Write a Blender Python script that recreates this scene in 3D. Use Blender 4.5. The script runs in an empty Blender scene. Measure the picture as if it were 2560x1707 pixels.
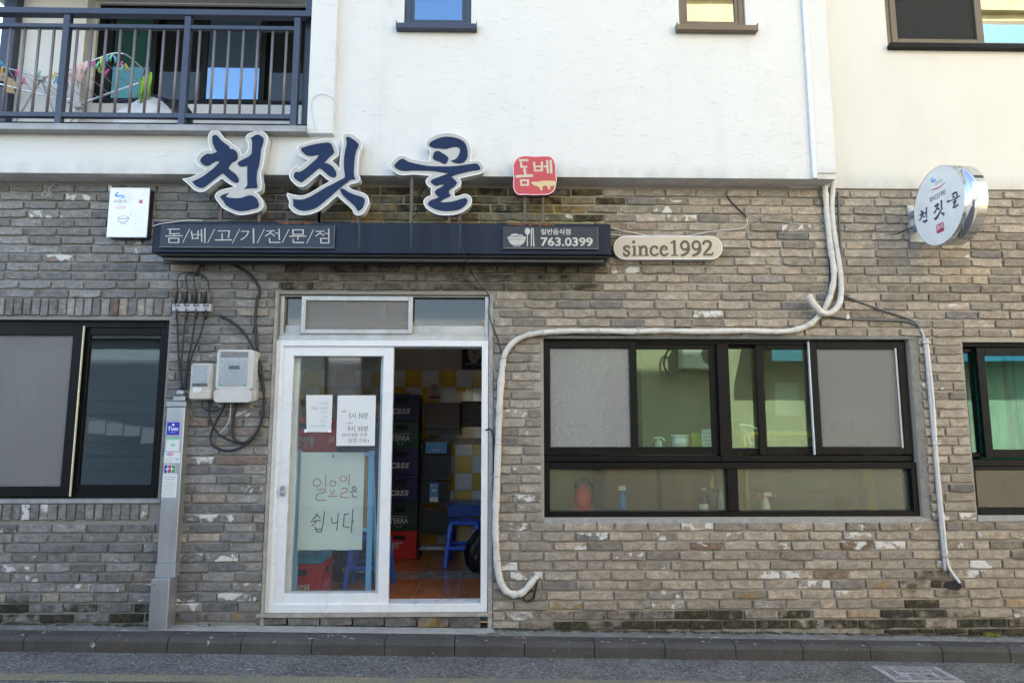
import bpy, bmesh, math, random
from mathutils import Vector, Matrix
from mathutils.geometry import tessellate_polygon
random.seed(7)
R = math.radians
SC = bpy.context.scene
COL = SC.collection
# ---------------------------------------------------------------- camera
PITCH, YAW, DIST, EYE = 7.6, 1.2, 5.2, 1.6
cam_d = bpy.data.cameras.new('camera'); cam = bpy.data.objects.new('camera', cam_d); COL.objects.link(cam)
cam_d.sensor_width = 36; cam_d.lens = 24; cam_d.clip_end = 500; cam_d.clip_start = .05
cam.location = (0, -DIST, EYE); cam.rotation_euler = (R(90 + PITCH), 0, R(-YAW))
SC.camera = cam
# ---------------------------------------------------------------- sky, sun, exposure
SUN_EL, SUN_AZ = 36, 26          # the sun stands behind the building, a little to the right
w = bpy.data.worlds.new('World'); SC.world = w; w.use_nodes = True
nt = w.node_tree; bg = nt.nodes['Background']; sky = nt.nodes.new('ShaderNodeTexSky')
sky.sky_type = 'NISHITA'; sky.sun_disc = False; sky.sun_elevation = R(SUN_EL); sky.sun_rotation = R(SUN_AZ)
sky.air_density = 1.0; sky.dust_density = 1.6; sky.ozone_density = 1.0
nt.links.new(sky.outputs[0], bg.inputs[0]); bg.inputs[1].default_value = 0.15
sd = bpy.data.lights.new('sun', 'SUN'); sun = bpy.data.objects.new('sun', sd); COL.objects.link(sun)
sd.energy = 4.0; sd.angle = R(.5); sd.color = (1, .95, .87)
sv = Vector((math.sin(R(SUN_AZ)) * math.cos(R(SUN_EL)), math.cos(R(SUN_AZ)) * math.cos(R(SUN_EL)), math.sin(R(SUN_EL))))
sun.rotation_euler = (-sv).to_track_quat('-Z', 'Y').to_euler(); sun.location = (0, 0, 20)
vs = SC.view_settings; vs.view_transform = 'Standard'; vs.look = 'None'; vs.gamma = 1; vs.use_curve_mapping = False
vs.exposure = 2.4
vs.use_white_balance = True; vs.white_balance_temperature = 7200; vs.white_balance_tint = 10
SC.render.engine = 'CYCLES'
SC.cycles.use_denoising = True; SC.cycles.max_bounces = 9; SC.cycles.diffuse_bounces = 4; SC.cycles.transparent_max_bounces = 16
SC.cycles.caustics_reflective = False; SC.cycles.caustics_refractive = True; SC.cycles.sample_clamp_indirect = 6

# ---------------------------------------------------------------- helpers
F = 2560 * 24 / 36
_p, _y = R(PITCH), R(YAW)
FW = Vector((math.sin(_y) * math.cos(_p), math.cos(_y) * math.cos(_p), math.sin(_p)))
RT = Vector((math.cos(_y), -math.sin(_y), 0)); UP = RT.cross(FW)
def at(u, v, y=0.0):
    """survey helper: where a sight line through photo point (u, v) meets the plane y"""
    d = FW + RT * ((u - 1280) / F) + UP * ((853.5 - v) / F)
    return Vector((0, -DIST, EYE)) + d * ((y + DIST) / d.y)
def X(u, v, y=0.0): return at(u, v, y).x
def Z(u, v, y=0.0): return at(u, v, y).z
def depth_of(p): return (p - Vector((0, -DIST, EYE))).dot(FW)

def tag(o, label=None, cat=None, group=None, kind=None):
    if label: o['label'] = label
    if cat: o['category'] = cat
    if group: o['group'] = group
    if kind: o['kind'] = kind
    return o
def empty(name, loc=(0, 0, 0)):
    o = bpy.data.objects.new(name, None); COL.objects.link(o); o.location = loc; o.empty_display_size = .1
    return o
def thing(name, label, cat, loc=(0, 0, 0), group=None):
    return tag(empty(name, loc), label, cat, group)
def par(o, parent):
    if parent is not None:
        o.parent = parent
        m = Matrix.Translation(parent.location)      # every .location here is a world position
        o.matrix_parent_inverse = m.inverted()
    return o
class Frame:
    def __init__(s, o, r, u):
        s.o = Vector(o); s.r = Vector(r).normalized(); s.u = Vector(u).normalized(); s.n = s.r.cross(s.u) 
    def __call__(s, a, b, c=0): return s.o + s.r * a + s.u * b + s.n * c
def wallframe(y): return Frame((0, y, 0), (1, 0, 0), (0, 0, 1))     # normal points to the street (-y)

def smooth(pts, n=3, closed=True):
    out = []; N = len(pts)
    for i in range(N if closed else N - 1):
        p0, p1, p2, p3 = (pts[(i + k) % N] if closed else pts[min(max(i + k, 0), N - 1)] for k in (-1, 0, 1, 2))
        p0, p1, p2, p3 = map(Vector, (p0, p1, p2, p3))
        for j in range(n):
            t = j / n
            out.append(.5 * ((2 * p1) + (p2 - p0) * t + (2 * p0 - 5 * p1 + 4 * p2 - p3) * t * t + (3 * p1 - p0 - 3 * p2 + p3) * t ** 3))
    if not closed: out.append(Vector(pts[-1]))
    return out

class MB:
    def __init__(s): s.v = []; s.f = []; s.layer = 0
    def face(s, *pts):
        b = len(s.v); s.v += [tuple(p) for p in pts]; s.f.append(tuple(range(b, b + len(pts)))); return s
    def box(s, x0, x1, y0, y1, z0, z1, bev=0):
        if bev: return s.bbox(x0, x1, y0, y1, z0, z1, bev)
        b = len(s.v)
        s.v += [(x, y, z) for x in (x0, x1) for y in (y0, y1) for z in (z0, z1)]
        for q in ((0, 1, 3, 2), (4, 6, 7, 5), (0, 4, 5, 1), (2, 3, 7, 6), (0, 2, 6, 4), (1, 5, 7, 3)): s.f.append(tuple(b + i for i in q))
        return s
    def bbox(s, x0, x1, y0, y1, z0, z1, e):
        b = len(s.v); C = ((x0, x1), (y0, y1), (z0, z1))
        idx = {}
        for i in (0, 1):
            for j in (0, 1):
                for k in (0, 1):
                    for a in range(3):
                        p = [C[0][i], C[1][j], C[2][k]]
                        for c in range(3):
                            if c != a: p[c] += e * (1 if (i, j, k)[c] == 0 else -1)
                        # vertex lying on face of axis a
                        idx[i, j, k, a] = len(s.v); s.v.append(tuple(p))
        fs = []
        for a in range(3):
            o = [c for c in range(3) if c != a]
            for side in (0, 1):
                q = []
                for (m, n) in ((0, 0), (1, 0), (1, 1), (0, 1)):
                    t = [0, 0, 0]; t[a] = side; t[o[0]] = m; t[o[1]] = n
                    q.append(idx[t[0], t[1], t[2], a])
                fs.append(q)
        for a in range(3):
            o = [c for c in range(3) if c != a]
            for m in (0, 1):
                for n in (0, 1):
                    q = []
                    for (al, ax) in ((0, o[0]), (1, o[0]), (1, o[1]), (0, o[1])):
                        t = [0, 0, 0]; t[a] = al; t[o[0]] = m; t[o[1]] = n
                        q.append(idx[t[0], t[1], t[2], ax])
                    fs.append(q)
        for i in (0, 1):
            for j in (0, 1):
                for k in (0, 1): fs.append([idx[i, j, k, 0], idx[i, j, k, 1], idx[i, j, k, 2]])
        s.f += [tuple(q) for q in fs]; s.fix = True
        return s
    def tube(s, pts, r, n=8, cap=True):
        pts = [Vector(p) for p in pts]; rr = r if isinstance(r, (list, tuple)) else [r] * len(pts)
        t0 = (pts[1] - pts[0]).normalized(); a = Vector((0, 0, 1)) if abs(t0.z) < .9 else Vector((0, 1, 0))
        nrm = t0.cross(a).normalized(); b0 = len(s.v)
        for i, p in enumerate(pts):
            t = (pts[min(i + 1, len(pts) - 1)] - pts[max(i - 1, 0)]).normalized()
            nrm = (nrm - t * nrm.dot(t)).normalized(); bn = t.cross(nrm)
            for k in range(n):
                an = 2 * math.pi * k / n
                s.v.append(tuple(p + (nrm * math.cos(an) + bn * math.sin(an)) * rr[i]))
        for i in range(len(pts) - 1):
            for k in range(n):
                s.f.append((b0 + i * n + k, b0 + i * n + (k + 1) % n, b0 + (i + 1) * n + (k + 1) % n, b0 + (i + 1) * n + k))
        if cap:
            s.f.append(tuple(b0 + k for k in reversed(range(n)))); e = b0 + (len(pts) - 1) * n
            s.f.append(tuple(e + k for k in range(n)))
        return s
    def lathe(s, prof, c, axis=(0, 0, 1), n=16):
        ax = Vector(axis).normalized(); a = ax.orthogonal().normalized(); b = ax.cross(a); b0 = len(s.v); c = Vector(c)
        for r, h in prof:
            for k in range(n):
                an = 2 * math.pi * k / n
                s.v.append(tuple(c + ax * h + (a * math.cos(an) + b * math.sin(an)) * r))
        for i in range(len(prof) - 1):
            for k in range(n):
                s.f.append((b0 + i * n + k, b0 + i * n + (k + 1) % n, b0 + (i + 1) * n + (k + 1) % n, b0 + (i + 1) * n + k))
        s.f.append(tuple(b0 + k for k in reversed(range(n)))); e = b0 + (len(prof) - 1) * n
        s.f.append(tuple(e + k for k in range(n)))
        return s
    def prism(s, fr, poly, c0, c1, front=True, back=True):
        """closed outline in a frame's plane, from height c0 to c1 along its normal"""
        poly = [Vector((p[0], p[1])) for p in poly]
        area = sum(poly[i].x * poly[(i + 1) % len(poly)].y - poly[(i + 1) % len(poly)].x * poly[i].y for i in range(len(poly)))
        if area < 0: poly = poly[::-1]
        n = len(poly); b = len(s.v)
        for c in (c0, c1): s.v += [tuple(fr(p.x, p.y, c)) for p in poly]
        for i in range(n): s.f.append((b + i, b + (i + 1) % n, b + n + (i + 1) % n, b + n + i))
        tri = tessellate_polygon([[Vector((p.x, p.y, 0)) for p in poly]])
        for t in tri:
            p0, p1, p2 = (poly[i] for i in t)
            if (p1 - p0).cross(p2 - p0) < 0: t = t[::-1]
            if front: s.f.append(tuple(b + n + i for i in t))
            if back: s.f.append(tuple(b + i for i in reversed(t)))
        return s
    def ribbon(s, fr, pts, wd, c=0.001, closed=False, cap=True):
        """a flat painted stroke lying c above a frame's plane"""
        pts = [Vector((p[0], p[1])) for p in pts]; n = len(pts)
        ws = wd if isinstance(wd, (list, tuple)) else [wd] * n
        s.layer += 1; c = c + s.layer * .00004
        if cap and not closed and n > 1:
            d = (pts[0] - pts[1]).normalized(); pts[0] = pts[0] + d * ws[0] * .35
            d = (pts[-1] - pts[-2]).normalized(); pts[-1] = pts[-1] + d * ws[-1] * .35
        b = len(s.v)
        for i in range(n):
            a = pts[(i - 1) % n] if (closed or i > 0) else None
            z = pts[(i + 1) % n] if (closed or i < n - 1) else None
            d1 = (pts[i] - a).normalized() if a is not None else None
            d2 = (z - pts[i]).normalized() if z is not None else None
            if d1 is None: d1 = d2
            if d2 is None: d2 = d1
            t = d1 + d2
            t = d2 if t.length < 1e-4 else t.normalized()
            nn = Vector((-t.y, t.x)); k = 1 / max(.5, abs(nn.dot(Vector((-d2.y, d2.x)))))
            o = nn * ws[i] * .5 * k
            s.v.append(tuple(fr(*(pts[i] + o), c))); s.v.append(tuple(fr(*(pts[i] - o), c)))
        for i in range(n if closed else n - 1):
            j = (i + 1) % n
            s.f.append((b + 2 * i + 1, b + 2 * j + 1, b + 2 * j, b + 2 * i))
        return s
    def disc(s, fr, x, z, rx, ry=None, c=.001, n=16):
        ry = ry or rx; s.layer += 1; c += s.layer * .00004
        b = len(s.v); s.v += [tuple(fr(x + rx * math.cos(2 * math.pi * k / n), z + ry * math.sin(2 * math.pi * k / n), c)) for k in range(n)]
        s.f.append(tuple(range(b, b + n))); return s
    def ring(s, fr, x, z, rx, ry, wd, c=.001, n=18):
        return s.ribbon(fr, [(x + rx * math.cos(2 * math.pi * k / n), z + ry * math.sin(2 * math.pi * k / n)) for k in range(n)], wd, c, closed=True)
    def rect(s, fr, a0, a1, b0, b1, c=.001):
        s.layer += 1; c += s.layer * .00004
        return s.face(fr(a0, b0, c), fr(a1, b0, c), fr(a1, b1, c), fr(a0, b1, c))
    def build(s, name, m, parent=None, sm=False, org=None):
        me = bpy.data.meshes.new(name)
        org = Vector(org) if org is not None else Vector((0, 0, 0))
        me.from_pydata([tuple(Vector(v) - org) for v in s.v], [], s.f)
        if getattr(s, 'fix', False):
            bm = bmesh.new(); bm.from_mesh(me); bmesh.ops.recalc_face_normals(bm, faces=bm.faces); bm.to_mesh(me); bm.free()
        me.materials.append(MAT[m] if isinstance(m, str) else m)
        if sm: me.polygons.foreach_set('use_smooth', [True] * len(me.polygons))
        me.update()
        o = bpy.data.objects.new(name, me); COL.objects.link(o); o.location = org
        if parent is not None: par(o, parent)
        return o

TS = bpy.data.scenes.new('type_setting')      # scratch scene for converting lettering, removed at the end
def text(name, s, fr, a, b, h, m, parent=None, bold=0.0, c=.0015, align='CENTER', sx=1.0, shear=0.0, w=None):
    cu = bpy.data.curves.new('txt', 'FONT'); cu.body = s; cu.align_x = align; cu.size = 1; cu.offset = bold; cu.resolution_u = 3; cu.shear = shear
    o = bpy.data.objects.new('txt', cu); TS.collection.objects.link(o); TS.view_layers[0].update()
    me = bpy.data.meshes.new_from_object(o.evaluated_get(TS.view_layers[0].depsgraph))
    bpy.data.objects.remove(o); bpy.data.curves.remove(cu)
    vs_ = [v.co.copy() for v in me.vertices]
    if not vs_: return None
    zs = [v.y for v in vs_]; xs = [v.x for v in vs_]
    k = h / (max(zs) - min(zs)); zc = (max(zs) + min(zs)) / 2
    xc = (max(xs) + min(xs)) / 2 if align == 'CENTER' else (min(xs) if align == 'LEFT' else max(xs))
    kx = (w / (max(xs) - min(xs))) if w else k * sx
    for v in me.vertices:
        v.co = fr(a + (v.co.x - xc) * kx, b + (v.co.y - zc) * k, c)
    me.name = name; me.materials.clear(); me.materials.append(MAT[m]); me.update()
    o = bpy.data.objects.new(name, me); COL.objects.link(o)
    if parent is not None: par(o, parent)
    return o

# ---------------------------------------------------------------- materials
MAT = {}
class NT:
    def __init__(s, name):
        m = bpy.data.materials.new(name); m.use_nodes = True; s.m = m; s.t = m.node_tree; s.b = s.t.nodes['Principled BSDF']; s.out = s.t.nodes['Material Output']
        MAT[name] = m
    def n(s, ty, **kw):
        n = s.t.nodes.new('ShaderNode' + ty)
        for k, v in kw.items(): setattr(n, k, v)
        return n
    def l(s, a, b): s.t.links.new(a, b); return s
    def set(s, n, i, v):
        if hasattr(v, 'is_output') or isinstance(v, bpy.types.NodeSocket): s.t.links.new(v, n.inputs[i])
        else: n.inputs[i].default_value = v
    def pos(s): return s.n('NewGeometry').outputs['Position']
    def map(s, vec, scale=(1, 1, 1), loc=(0, 0, 0)):
        n = s.n('Mapping'); s.l(vec, n.inputs[0]); n.inputs['Scale'].default_value = scale; n.inputs['Location'].default_value = loc; return n.outputs[0]
    def noise(s, vec, scale, detail=4, rough=.6, dist=0):
        n = s.n('TexNoise'); s.l(vec, n.inputs['Vector']); n.inputs['Scale'].default_value = scale; n.inputs['Detail'].default_value = detail
        n.inputs['Roughness'].default_value = rough; n.inputs['Distortion'].default_value = dist; return n.outputs['Fac']
    def ramp(s, f, a, b, lo=0, hi=1):
        n = s.n('MapRange'); n.clamp = True; s.l(f, n.inputs[0]); s.set(n, 1, a); s.set(n, 2, b); s.set(n, 3, lo); s.set(n, 4, hi); return n.outputs[0]
    def math(s, op, a, b=0.0):
        n = s.n('Math', operation=op); s.set(n, 0, a); s.set(n, 1, b); return n.outputs[0]
    def mix(s, f, a, b, mode='MIX'):
        n = s.n('Mix', data_type='RGBA', blend_type=mode); s.set(n, 0, f)
        for i, c in ((6, a), (7, b)):
            if isinstance(c, tuple): n.inputs[i].default_value = (*c, 1) if len(c) == 3 else c
            else: s.l(c, n.inputs[i])
        return n.outputs[2]
    def bump(s, h, st=.3, dist=.01):
        n = s.n('Bump'); n.inputs['Strength'].default_value = st; n.inputs['Distance'].default_value = dist; s.l(h, n.inputs['Height']); s.l(n.outputs[0], s.b.inputs['Normal']); return n
    def base(s, c):
        if isinstance(c, tuple): s.b.inputs['Base Color'].default_value = (*c, 1)
        else: s.l(c, s.b.inputs['Base Color'])
    def xyz(s):
        n = s.n('SeparateXYZ'); s.l(s.pos(), n.inputs[0]); return n.outputs
def simple(name, col, rough=.5, metal=0, var=.12, scale=30, bump=0, dirt=0, spec=.5, stretch=(1, 1, 1)):
    t = NT(name); p = t.map(t.pos(), stretch); n = t.noise(p, scale, 4)
    k = t.ramp(n, .3, .7, 1 - var, 1 + var)
    comb = t.n('CombineColor')
    for i in range(3): t.l(k, comb.inputs[i])
    c = t.mix(1.0, col, comb.outputs[0], 'MULTIPLY')
    if dirt:
        d = t.ramp(t.noise(t.pos(), 7, 6, .7), .52, .72, 0, dirt); c = t.mix(d, c, (.09, .08, .065))
    t.base(c); t.b.inputs['Roughness'].default_value = rough; t.b.inputs['Metallic'].default_value = metal
    t.b.inputs['Specular IOR Level'].default_value = spec
    rr = t.ramp(t.noise(t.pos(), scale * .6, 3), .3, .7, max(0, rough - .08), min(1, rough + .08)); t.l(rr, t.b.inputs['Roughness'])
    if bump: t.bump(t.noise(p, scale * 4, 4), bump, .003)
    return t
def glassmat(name, tint, ior=1.75, gloss=(1, 1, 1), dust=0.0):
    t = NT(name); t.t.nodes.remove(t.b)
    tr = t.n('BsdfTransparent'); tr.inputs[0].default_value = (*tint, 1)
    gl = t.n('BsdfGlossy'); gl.inputs['Roughness'].default_value = .0; gl.inputs[0].default_value = (*gloss, 1)
    bp = t.n('Bump'); bp.inputs['Strength'].default_value = .02; bp.inputs['Distance'].default_value = .02
    t.l(t.noise(t.pos(), 1.6, 2), bp.inputs['Height']); t.l(bp.outputs[0], gl.inputs['Normal'])
    f0 = ((ior - 1) / (ior + 1)) ** 2; lw = t.n('LayerWeight'); lw.inputs[0].default_value = .5      # Schlick reflectance, same from both sides of the pane
    fac = t.math('ADD', f0, t.math('MULTIPLY', t.math('POWER', lw.outputs['Facing'], 5.0), 1 - f0))
    mx = t.n('MixShader'); t.l(fac, mx.inputs[0]); t.l(tr.outputs[0], mx.inputs[1]); t.l(gl.outputs[0], mx.inputs[2])
    last = mx
    if dust:
        df = t.n('BsdfDiffuse'); df.inputs[0].default_value = (.5, .5, .48, 1)
        m2 = t.n('MixShader'); t.l(t.ramp(t.noise(t.pos(), 3, 5), .35, .75, dust * .4, dust), m2.inputs[0]); t.l(mx.outputs[0], m2.inputs[1]); t.l(df.outputs[0], m2.inputs[2]); last = m2
    t.l(last.outputs[0], t.out.inputs[0]); return t
def make_materials():
    # brick: colour, paint/efflorescence, moss and rust amounts are stored per brick
    t = NT('brick'); P = t.pos()
    a1 = t.n('Attribute', attribute_name='bcol'); a2 = t.n('Attribute', attribute_name='bmix'); sp = t.n('SeparateColor'); t.l(a2.outputs['Color'], sp.inputs[0])
    fine = t.noise(P, 58, 5, .75); mid = t.noise(t.map(P, (1, 1, 1.6)), 15, 6, .7)
    k = t.n('CombineColor'); kk = t.math('MULTIPLY', t.ramp(fine, .28, .72, .62, 1.4), t.ramp(mid, .28, .72, .58, 1.36))
    for i in range(3): t.l(kk, k.inputs[i])
    c = t.mix(1.0, a1.outputs['Color'], k.outputs[0], 'MULTIPLY')
    rust = t.math('MULTIPLY', sp.outputs[2], t.ramp(t.noise(P, 17, 4, .6), .45, .6)); c = t.mix(t.math('MULTIPLY', rust, .75), c, (.27, .16, .05))
    wn = t.noise(t.map(P, (1, 1, 1.2), (3, 0, 9)), 12, 3, .55, .5)
    wt = t.math('SUBTRACT', .86, t.math('MULTIPLY', sp.outputs[0], .5)); wm = t.ramp(wn, wt, t.math('ADD', wt, .06))
    wm = t.math('MULTIPLY', wm, t.ramp(t.noise(P, 90, 4), .3, .5, .5, 1))
    c = t.mix(wm, c, (.62, .605, .575))
    mn = t.noise(P, 9, 6, .7); mt = t.math('SUBTRACT', .95, sp.outputs[1]); mm = t.ramp(mn, mt, t.math('ADD', mt, .22))
    c = t.mix(t.math('MULTIPLY', mm, .92), c, t.mix(t.ramp(t.noise(P, 31, 3), .5, .68), (.015, .014, .011), (.075, .066, .022)))
    t.base(c); t.b.inputs['Roughness'].default_value = .9; t.b.inputs['Specular IOR Level'].default_value = .25
    t.bump(t.math('ADD', t.noise(t.map(P, (1, 1, 1.8)), 48, 6, .75), t.math('MULTIPLY', fine, .6)), .75, .006)
    t = NT('mortar'); P = t.pos(); x = t.xyz()
    c = t.mix(t.ramp(x[0], -2.8, .8), (.25, .24, .225), (.355, .318, .268))  # grey left to tan right: the lane's uneven light mixed into the mortar
    c = t.mix(t.ramp(t.noise(P, 5, 6, .7), .35, .7, 0, .6), c, (.28, .26, .23))
    low = t.ramp(x[2], .16, .30, 1, 0); mo = t.math('MULTIPLY', low, t.ramp(t.noise(P, 6, 6, .7), .42, .62)); c = t.mix(t.math('MULTIPLY', mo, .8), c, (.075, .072, .035))
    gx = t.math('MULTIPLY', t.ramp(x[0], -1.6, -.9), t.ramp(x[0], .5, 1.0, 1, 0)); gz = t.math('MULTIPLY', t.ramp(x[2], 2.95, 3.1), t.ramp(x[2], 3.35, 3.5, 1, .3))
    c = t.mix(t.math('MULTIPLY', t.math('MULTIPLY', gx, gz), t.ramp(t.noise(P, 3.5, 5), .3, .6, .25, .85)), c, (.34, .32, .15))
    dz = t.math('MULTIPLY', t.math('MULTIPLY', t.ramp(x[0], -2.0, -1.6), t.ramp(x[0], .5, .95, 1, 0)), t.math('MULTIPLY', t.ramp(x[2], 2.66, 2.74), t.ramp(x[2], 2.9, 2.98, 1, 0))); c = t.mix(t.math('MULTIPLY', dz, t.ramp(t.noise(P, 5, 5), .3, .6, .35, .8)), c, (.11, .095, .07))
    t.base(c); t.b.inputs['Roughness'].default_value = .95; t.b.inputs['Specular IOR Level'].default_value = .2; t.bump(t.noise(P, 90, 6, .7), .6, .004)
    # plaster
    for nm, col, dirtc in (('white_plaster', (.66, .655, .64), (.50, .485, .455)), ('cream_plaster', (.64, .618, .57), (.54, .505, .435))):
        t = NT(nm); P = t.pos()
        sc = t.noise(t.map(P, (5, 5, 42), (0, 0, 0)), 2.2, 5, .68, .8)
        cr = t.ramp(sc, .6, .74)
        blot = t.ramp(t.noise(t.map(P, (1, 1, .5)), 1.7, 6, .7), .5, .8, 0, .35)
        c = t.mix(blot, col, dirtc)
        if nm == 'white_plaster': c = t.mix(t.math('MULTIPLY', cr, .22), c, dirtc)
        stk = t.ramp(t.noise(t.map(P, (9, 9, .5)), 1.5, 5, .6), .56, .8, 0, .18); c = t.mix(stk, c, dirtc)
        gr = t.math('MULTIPLY', t.ramp(t.xyz()[2], 3.53, 3.66, 1, 0), t.ramp(t.noise(t.map(P, (3, 3, 1)), 3, 5), .35, .7, .05, .5)); c = t.mix(gr, c, (.30, .28, .25))
        t.base(c); t.b.inputs['Roughness'].default_value = .92; t.b.inputs['Specular IOR Level'].default_value = .2
        h = t.math('ADD', t.math('MULTIPLY', cr, -1.0 if nm == 'white_plaster' else -.25), t.math('MULTIPLY', t.noise(P, 60, 5, .7), .35))
        t.bump(h, .55 if nm == 'white_plaster' else .5, .006)
    # asphalt, kerb, concrete
    t = NT('asphalt'); P = t.pos(); ag = t.n('TexVoronoi'); t.l(P, ag.inputs['Vector']); ag.inputs['Scale'].default_value = 80
    c = t.mix(t.ramp(t.noise(P, 2.6, 6, .75), .35, .68), (.105, .10, .094), (.205, .197, .184))
    vc = t.n('SeparateColor'); t.l(ag.outputs['Color'], vc.inputs[0])
    c = t.mix(t.ramp(vc.outputs[0], .58, .98, 0, .65), c, (.34, .33, .31)); c = t.mix(t.ramp(vc.outputs[1], .62, .98, 0, .7), c, (.035, .035, .036))
    chip = t.n('TexVoronoi'); t.l(t.map(P, (1, 1.6, 1)), chip.inputs['Vector']); chip.inputs['Scale'].default_value = 7; cc2 = t.n('SeparateColor'); t.l(chip.outputs['Color'], cc2.inputs[0])
    sp_ = t.math('MULTIPLY', t.math('LESS_THAN', t.math('ADD', chip.outputs['Distance'], t.math('MULTIPLY', t.noise(P, 25, 3), .16)), t.ramp(cc2.outputs[0], .6, 1, .05, .24)), .75); c = t.mix(sp_, c, (.38, .37, .345))
    ln = t.n('TexVoronoi', feature='DISTANCE_TO_EDGE'); wp = t.n('VectorMath', operation='ADD'); t.l(P, wp.inputs[0])
    nz = t.n('TexNoise'); t.l(P, nz.inputs['Vector']); nz.inputs['Scale'].default_value = 3; t.l(nz.outputs['Color'], wp.inputs[1]); t.l(wp.outputs[0], ln.inputs['Vector']); ln.inputs['Scale'].default_value = .45
    c = t.mix(t.ramp(ln.outputs['Distance'], .001, .004, .3, 0), c, (.03, .03, .03))
    t.base(c); t.b.inputs['Roughness'].default_value = .88; t.b.inputs['Specular IOR Level'].default_value = .3
    t.bump(t.math('ADD', ag.outputs['Distance'], t.noise(P, 90, 4)), .9, .01)
    t = NT('road_paint'); P = t.pos()
    c = t.mix(t.ramp(t.noise(P, 70, 5, .75), .42, .58), (.30, .26, .12), (.14, .135, .12)); c = t.mix(t.ramp(t.noise(P, 4, 5), .42, .66, 0, .9), c, (.15, .145, .13))
    t.base(c); t.b.inputs['Roughness'].default_value = .85; t.bump(t.noise(P, 130, 3), .7, .005)
    t = NT('kerb_stone'); P = t.pos(); oi = t.n('ObjectInfo')
    c = t.mix(t.ramp(t.noise(P, 3, 6, .7), .35, .7), (.045, .041, .036), (.085, .08, .073)); c = t.mix(t.ramp(oi.outputs['Random'], 0, 1, 0, .5), c, (.05, .043, .038))
    c = t.mix(t.ramp(t.noise(t.map(P, (1, 1, 2), (1, 4, 2)), 1.1, 4), .62, .75, 0, .6), c, (.12, .055, .04))
    c = t.mix(t.ramp(t.noise(P, 75, 4), .58, .7, 0, .6), c, (.03, .03, .03)); c = t.mix(t.ramp(t.noise(P, 60, 3), .3, .42, .5, 0), c, (.14, .135, .125)); c = t.mix(t.ramp(t.noise(t.map(P, (1, 1, 1), (5, 5, 5)), 13, 5, .6), .66, .69, 0, .75), c, (.42, .41, .385)); c = t.mix(t.ramp(t.noise(t.map(P, (6, 6, .7)), 2, 4), .55, .75, 0, .45), c, (.05, .045, .04))
    t.base(c); t.b.inputs['Roughness'].default_value = .8; t.bump(t.noise(P, 120, 5), .5, .003)
    t = NT('concrete'); P = t.pos(); x = t.xyz()
    c = t.mix(t.ramp(t.noise(P, 4, 6, .7), .35, .7), (.15, .145, .135), (.27, .26, .24)); c = t.mix(t.ramp(t.noise(P, 70, 4), .55, .7, 0, .6), c, (.07, .068, .06)); c = t.mix(t.ramp(t.noise(t.map(P, (1, 2, 1)), 17, 4), .60, .65, 0, .8), c, (.45, .44, .41))
    near = t.ramp(x[1], -.1, -.01, 0, 1); c = t.mix(t.math('MULTIPLY', near, t.ramp(t.noise(P, 7, 5), .4, .6)), c, (.06, .058, .035))
    t.base(c); t.b.inputs['Roughness'].default_value = .9; t.bump(t.noise(P, 90, 6, .7), .7, .005)
    simple('pale_concrete', (.36, .34, .31), .9, 0, .2, 14, .5, .4)
    # metals, plastics
    simple('navy_steel', (.006, .011, .026), .45, 0, .45, 14, 0, 0, .22, (1, 1, .08))
    simple('navy_panel', (.026, .034, .055), .4, 0, .12, 10, spec=.25); simple('grey_panel', (.034, .037, .045), .4, 0, .12, 10, spec=.25)
    simple('beam_under', (.018, .018, .02), .5, 0, .2, 12); simple('black_rubber', (.012, .012, .013), .55, 0, .2, 40); simple('grey_tube', (.10, .10, .105), .4)
    simple('letter_face', (.44, .43, .41), .5, 0, .05, 8, spec=.25); simple('letter_blue', (.013, .026, .070), .45, 0, .08, 6, spec=.12); simple('letter_side', (.62, .615, .60), .4, 0, .08, 12, 0, .15)
    simple('seal_red', (.46, .038, .042), .35, 0, .05, 8); simple('seal_side', (.16, .012, .02), .4); simple('seal_print', (.52, .45, .36), .5); simple('board_print', (.56, .44, .22), .5, 0, .2, 60)
    simple('white_trim', (.72, .71, .70), .35); simple('cream_face', (.47, .415, .32), .4, 0, .05, 8); simple('brown_print', (.065, .048, .038), .45)
    simple('panel_print', (.43, .41, .375), .45, 0, .15, 30); simple('white_print', (.82, .82, .82), .5)
    simple('rust_post', (.12, .085, .075), .7, .2, .35, 30, .3, .3); simple('cover_steel', (.37, .36, .37), .6, .1, .15, 25, .3, .15); simple('rust', (.16, .06, .03), .9, 0, .4, 40, .4)
    simple('light_box_face', (.84, .845, .85), .45, 0, .05, 6, 0, .08); simple('light_box_side', (.02, .018, .03), .4)
    simple('logo_blue', (.02, .35, .75), .5); simple('logo_pink', (.80, .52, .56), .5); simple('logo_red', (.55, .05, .12), .5); simple('ink_purple', (.06, .045, .11), .5, 0, .1); simple('ink', (.03, .03, .04), .6)
    simple('ink_grey', (.30, .30, .33), .6); simple('red_ink', (.62, .22, .2), .6)
    simple('polished_steel', (.60, .63, .66), .045, 1, .02, 3); simple('brushed_steel', (.47, .475, .48), .38, .75, .12, 9, .05, 0, .5, (1, 1, .1)); simple('galvanised', (.36, .37, .38), .42, .75, .15, 20)
    simple('meter_body', (.55, .53, .49), .45, 0, .06, 9, 0, .12); simple('meter_old', (.52, .49, .43), .5, 0, .1, 12, 0, .25); simple('meter_label', (.50, .53, .54), .4); simple('meter_dark', (.10, .105, .11), .3)
    simple('insulation', (.62, .58, .52), .65, 0, .1, 26, .35, .35); simple('conduit_grey', (.12, .12, .125), .45, 0, .12, 18); simple('conduit_pale', (.42, .42, .43), .45); simple('conduit_white', (.66, .64, .62), .5, 0, .08, 20)
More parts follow.
